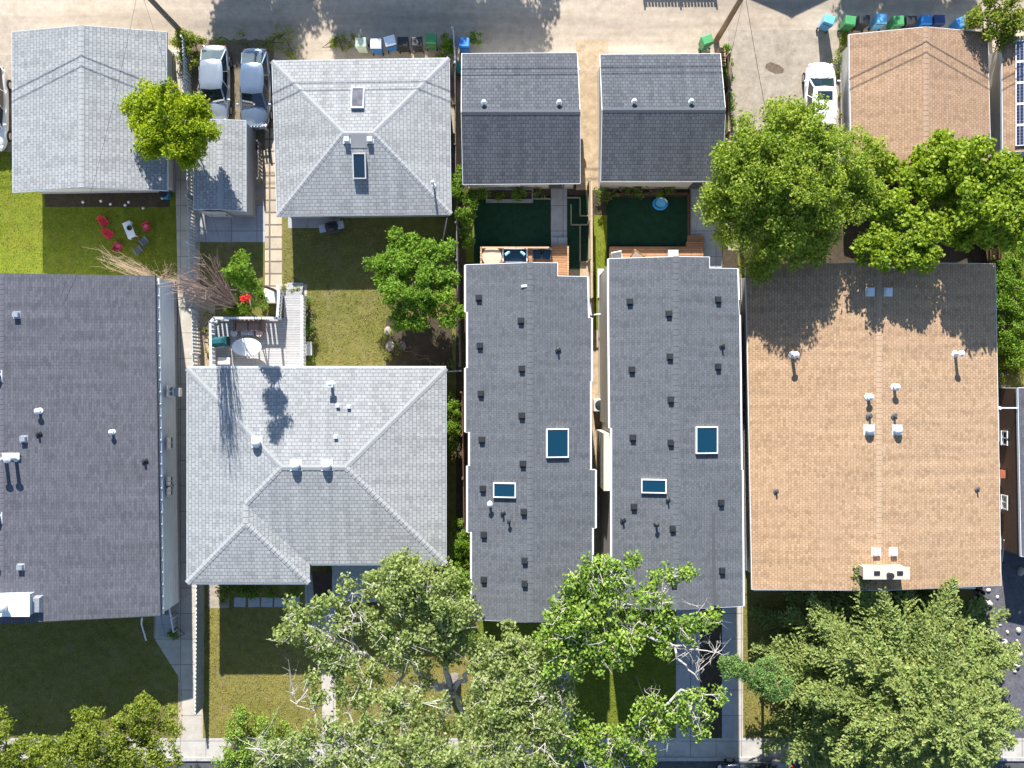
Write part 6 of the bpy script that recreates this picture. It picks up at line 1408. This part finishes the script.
# ---- the big spruce
def spruce(label, base, top, h, rad, n_whorl, mat, seed=3):
    rd = random.Random(seed); b = W(*base); root = thing('spruce_tree', label, 'tree', b)
    apex = Vector((b.x + 0.15, b.y - 0.1, h))
    m = MB(); m.tube([b, b.lerp(apex, 0.5), apex], [0.32, 0.2, 0.02], 9); m.build('trunk', bark_brown, root)
    br = MB(); C = []; O = []
    for i in range(n_whorl):
        t = i / n_whorl; z = 0.9 + (h - 1.0) * t; c = b.lerp(apex, z / h)
        L = rad * (1 - t) ** 0.72 * rd.uniform(0.88, 1.12) + 0.25; nb = int(15 - 6 * t)
        a0 = rd.random() * 6.28
        for j in range(nb):
            a = a0 + 6.283 * j / nb + rd.gauss(0, 0.18); Lb = L * rd.uniform(0.72, 1.15); dr = Vector((math.cos(a), math.sin(a), 0))
            sag = 0.16 * (1 - t) + 0.02; rise = 0.25 * t
            pts = []
            for s in range(9):
                u = s / 8; pts.append(c + dr * Lb * u + Vector((0, 0, Lb * (rise * u - sag * u * u + 0.10 * u ** 4))))
            br.tube(pts[::2], [0.05, 0.04, 0.03, 0.02, 0.008], 4)
            perp = Vector((-dr.y, dr.x, 0)); u = 0.1; ph = rd.random() * 6
            while u < 1.0:
                k = u * 8; q = pts[min(7, int(k))].lerp(pts[min(8, int(k) + 1)], k - int(k))
                for sd in (-1, 1):
                    tl = (Lb * 0.25 * (1.0 - u) ** 0.7 + 0.2) * rd.uniform(0.6, 1.25); d = (dr * rd.uniform(0.5, 1.0) + perp * sd * rd.uniform(0.55, 1.0) + Vector((0, 0, rd.uniform(-0.32, 0.12)))).normalized()
                    v = 0.0
                    while v < tl:
                        C.append(q + d * v + Vector((rd.gauss(0, .025), rd.gauss(0, .025), rd.gauss(0.02, .04)))); O.append((d + Vector((rd.gauss(0, .35), rd.gauss(0, .35), rd.gauss(0.1, .3)))).normalized()); v += 0.085
                C.append(q + Vector((0, 0, 0.03))); O.append(dr)
                u += 0.10 / Lb
    br.build('branch', bark_brown, root)
    C = np.array([tuple(p) for p in C]); D = unit(np.array([tuple(d) for d in O]))
    # each sprig: two crossed slim rhombs along its direction
    def sprig(off):
        r = unit(rng.normal(size=D.shape) + np.array([0, 0, off])); t = unit(np.cross(D, r)); s = rng.uniform(0.12, 0.22, len(C))[:, None]
        return np.stack([C - D * s * 0.5, C + t * s * 0.32, C + D * s * 0.5, C - t * s * 0.32], 1).reshape(-1, 3)
    V = np.concatenate([sprig(0.0), sprig(1.5)]); np_mesh('crown', V, np.arange(len(V)).reshape(-1, 4), mat, root)
    return root
spruce('huge light olive spruce filling the lower right corner', (872, 668), None, 11.5, 7.2, 27, lf_needle, 4)
round_tree('evergreen_tree', 'slim bright green evergreen leaning out left of the huge spruce', 'tree', (760, 660), 3.6,
    [(722, 664, 5.8, 0.45, 0.4, 0.3), (733, 667, 5.9, 0.6, 0.5, 0.35), (746, 672, 5.9, 0.8, 0.5, 0.4), (760, 679, 5.8, 0.9, 0.55, 0.45), (776, 686, 5.7, 1.0, 0.6, 0.5), (738, 662, 5.6, 0.4, 0.3, 0.3), (768, 668, 5.0, 0.6, 0.5, 0.6)], 260, 0.17, lf_needle2, bark_brown, 0.28, 1.3, 0.09, asp=0.35)

# ---- loose stones of the dark gravel garden
stone_w = plain('pale_boulder', (0.42, 0.39, 0.34), 0.9, 0.2, 4)
st = [(988, 590, .16), (988, 603, .28), (990, 619, .13), (989, 632, .12), (1007, 632, .14), (1003, 642, .26), (1002, 654, .14), (1003, 658, .2), (1018, 630, .2), (1017, 641, .13), (1018, 646, .2), (1018, 653, .28), (1016, 665, .24), (1014, 671, .15), (997, 597, .14), (1020, 571, .3), (1019, 612, .12), (1000, 625, .1)]
lab = ['small pale stone closest to the tan house corner', 'largest pale boulder of the upper left group in the dark gravel', 'tiny pale stone below the big upper boulder', 'tiny pale stone beside the spruce top edge', 'pale stone near the end of the house shadow', 'tall tan boulder in the middle of the dark gravel', 'small pale stone directly above a rounder one', 'round pale stone below the tall tan boulder', 'whitish stone at the corner of the house shadow', 'small stone topmost of the right hand row', 'second stone of the right hand row', 'largest whitish boulder of the right hand row', 'whitish stone near the lower end of the right hand row', 'smallest stone at the lower end of the right hand row', 'reddish pale stone near the tan house gutter corner', 'round grey stone inside the shadow of the brown house', 'small stone inside the lower part of the house shadow', 'tiny stone left of the shadow corner']
for (x, y, r), l in zip(st, lab):
    m = MB(); ang = random.uniform(0, 3); m.lathe(W(x, y, -0.03), [(r * .9, 0), (r, r * .3), (r * .8, r * .75), (r * .3, r), (0.01, r * 1.02)], 7, sx=random.uniform(.65, .85), sy=1.0, rz=ang)
    tag(m.build('boulder', stone_w, bevel=0.02), l, 'stone', 'pale stones in the dark gravel garden')
t = thing('patio_parasol_pole', 'thin pale post leaning in the shade beside the tan house', 'post', W(1003, 545)); m = MB(); m.tube([W(1004, 540, 1.2), W(1002, 562, 0.1)], 0.03, 5); m.build('shaft', fence_white, t); m = MB(); m.lathe(W(1002, 562, 0), [(0.1, 0), (0.1, 0.1)], 8); m.build('foot', black, t)
# junk along the brown wall
t = thing('garden_clutter', 'pile of pale pots at the corner of the brown walled house', 'pots', W(1004, 412))
for i in range(7):
    m = MB(); q = W(1000 + random.uniform(-3, 5), 408 + random.uniform(-4, 9)); m.lathe((q.x, q.y, 0), [(0.1, 0), (0.14, 0.22), (0.12, 0.22), (0.02, 0.16)], 9); m.build('pot', [offwhite, darkbrown, stone_w][i % 3], t)
# paving edge stones in the bungalow yard
for x, y, r, l in ((388, 331, .28, 'upper pale flat stone beside the bungalow yard tree'), (390, 346, .34, 'lower pale flat stone beside the bungalow yard tree'), (402, 346, .3, 'flat stone right of the lower pale stone under the tree')):
    m = MB(); m.lathe(W(x, y, 0), [(r, 0), (r, .04), (r * .8, .07), (0.02, .075)], 7, sx=0.8); tag(m.build('flat_stone', plain('flat_stone', (0.36, 0.31, 0.26), 0.9, 0.2) if 'flat_stone' not in MATS else MATS['flat_stone']), l, 'stone', 'flat stones under the yard tree')

# ---- grass blades standing on the lawns (nobody could count them: one object per kind of grass)
def grass(label, areas, mat, dens):
    Cs = []
    for x0, y0, x1, y1 in areas:
        a, b = W(x0, y0), W(x1, y1); n = int(dens * abs(b.x - a.x) * abs(a.y - b.y))
        P = np.stack([rng.uniform(a.x, b.x, n), rng.uniform(b.y, a.y, n), np.full(n, 0.02)], 1)
        f = np.sin(P[:, 0] * 1.9 + np.sin(P[:, 1] * 1.3) * 2) * np.sin(P[:, 1] * 1.7 + P[:, 0] * 0.6) + rng.normal(0, 0.7, n)
        Cs.append(P[f > -0.9])
    C = np.concatenate(Cs); n = len(C); C = C + np.array([0, 0, 0.004])
    d = unit(rng.normal(size=(n, 3)) * 0.8 + np.array([0, 0, 0.9])); r_ = unit(rng.normal(size=(n, 3))); t = unit(np.cross(d, r_)); s_ = rng.uniform(0.025, 0.065, n)[:, None]
    V = np.stack([C - t * s_ * 0.32, C + t * s_ * 0.32, C + t * s_ * 0.18 + d * s_, C - t * s_ * 0.18 + d * s_], 1).reshape(-1, 3)
    o = np_mesh('grass', V, np.arange(len(V)).reshape(-1, 4), mat); tag(o, label, 'grass'); o['kind'] = 'stuff'
lf_gr1 = leafmat('green_grass_blade', [(0.07, 0.10, 0.009), (0.115, 0.15, 0.013), (0.16, 0.185, 0.018), (0.21, 0.21, 0.03)], 0.5, 0.5, gain=2.0)
lf_gr2 = leafmat('dry_grass_blade', [(0.08, 0.085, 0.018), (0.135, 0.13, 0.028), (0.195, 0.172, 0.044), (0.26, 0.22, 0.08)], 0.5, 0.5, gain=2.0)
grass('green grass of the lawn above the left house', [(-30, 150, 44, 274), (44, 208, 175, 274), (592, 232, 606, 300), (572, 605, 675, 738)], lf_gr1, 220)
grass('dry olive grass of the bungalow yards and front lawns', [(284, 229, 385, 364), (385, 232, 452, 318), (204, 608, 318, 737), (336, 620, 476, 737), (-30, 620, 153, 737), (153, 690, 182, 737), (743, 592, 930, 737), (946, 600, 972, 737)], lf_gr2, 200)

# ------------------------------------------------------------------ utility poles and cables
pole_m = bark('weathered_pole_wood', (0.10, 0.085, 0.07), (0.22, 0.185, 0.15)); pole_m2 = bark('brown_pole_wood', (0.20, 0.12, 0.065), (0.36, 0.23, 0.13))
cable_m = plain('black_cable', (0.02, 0.02, 0.02), 0.6, 0.1)
def upole(label, px, py, mt, h=11.0):
    b = W(px, py); t = thing('utility_pole', label, 'utility pole', b, group='utility poles on the alley')
    m = MB(); m.tube([(b.x, b.y, -0.2), (b.x, b.y, h)], [0.17, 0.12], 12); m.build('shaft', mt, t)
    m = MB(); m.obb((b.x, b.y + 0.12, h - 1.0), (2.4, 0.1, 0.12)); m.build('crossarm', mt, t)
    for e in (-1.05, -0.4, 0.4, 1.05): m = MB(); m.lathe((b.x + e, b.y + 0.12, h - 0.88), [(0.03, 0), (0.06, 0.05), (0.06, 0.12), (0.02, 0.16)], 8); m.build('insulator', dirtywhite, t)
    m = MB(); m.tube([(b.x + 0.14, b.y + 0.05, 0), (b.x + 0.12, b.y + 0.04, 3.0)], 0.035, 6); m.build('conduit', darkgrey, t)
    return b
b1 = upole('grey utility pole leaning out of the upper edge by the left garage', 185, 36, pole_m); b2 = upole('brown utility pole leaning out of the upper edge by the green bin', 716, 41, pole_m2)
b0 = upole('utility pole on the far side of the alley beyond the left edge', -190, -13, pole_m); b3 = upole('utility pole on the far side of the alley beyond the right edge', 1200, -30, pole_m2)
def cable(label, a, b, r=0.016, sag=0.35, group='overhead cables along the alley'):
    m = MB(); P = []
    for i in range(17): u = i / 16; p = Vector(a).lerp(Vector(b), u); p.z -= 4 * sag * u * (1 - u); P.append(p)
    m.tube(P, r, 5); tag(m.build('cable', cable_m), label, 'cable', group)
for dy, hh, r, nm in ((0.0, 7.0, 0.022, 'lower'), (0.0, 7.36, 0.02, 'upper')):
    cable('%s black telephone cable strung along the alley from pole to pole' % nm, (b0.x, b0.y + dy, hh), (b3.x, b3.y + dy, hh), r, 0.05)
cable('thin service cable from the grey pole down to the left house', (b1.x, b1.y, 7.2), tuple(on_roof(60, 300, lambda x, y: 4.4, 4.4)), 0.007, 0.5, 'service cables to the houses')
cable('thin service cable from the brown pole across the driveway to the tan house', (b2.x, b2.y, 7.2), tuple(W(800, 268, 4.3)), 0.012, 0.5, 'service cables to the houses')
cable('thin service cable from the grey pole to the bungalow', (b1.x, b1.y, 7.0), tuple(W(258, 372, 3.6)), 0.007, 0.5, 'service cables to the houses')
cable('thin service cable from the brown pole to the right infill house', (b2.x, b2.y, 7.1), tuple(W(690, 262, 6.1)), 0.007, 0.5, 'service cables to the houses')

# ------------------------------------------------------------------ light, sky, camera
w = bpy.data.worlds.new('World'); SC.world = w; w.use_nodes = True
nt = w.node_tree; bg = nt.nodes['Background']; sky = nt.nodes.new('ShaderNodeTexSky'); sky.sky_type = 'NISHITA'; sky.sun_disc = False
el = math.atan2(1.0, math.hypot(SX, SY)); sky.sun_elevation = el; sky.sun_rotation = math.atan2(-SX, -SY)
sky.dust_density = 0.3; sky.ozone_density = 2.2
nt.links.new(sky.outputs[0], bg.inputs[0]); bg.inputs[1].default_value = 0.098
sl_ = bpy.data.lights.new('sun', 'SUN'); sl_.energy = 5.0; sl_.angle = R(0.5); sl_.color = (1.0, 0.965, 0.90)
so = bpy.data.objects.new('sun', sl_); COL.objects.link(so); so.location = (-20, 60, 60)
so.rotation_euler = Vector((SX, SY, -1.0)).to_track_quat('-Z', 'Y').to_euler()
cd = bpy.data.cameras.new('camera'); cd.sensor_width = 36; cd.lens = F / 1024 * 36; cd.clip_end = 2000; cd.clip_start = 1
co_ = bpy.data.objects.new('camera', cd); COL.objects.link(co_); co_.location = (0, 0, H); co_.rotation_euler = (0, 0, 0); SC.camera = co_
SC.view_settings.view_transform = 'Standard'; SC.view_settings.look = 'None'; SC.view_settings.exposure = 1.32; SC.view_settings.gamma = 1
SC.view_settings.use_curve_mapping = False
SC.cycles.max_bounces = 6; SC.cycles.transparent_max_bounces = 4
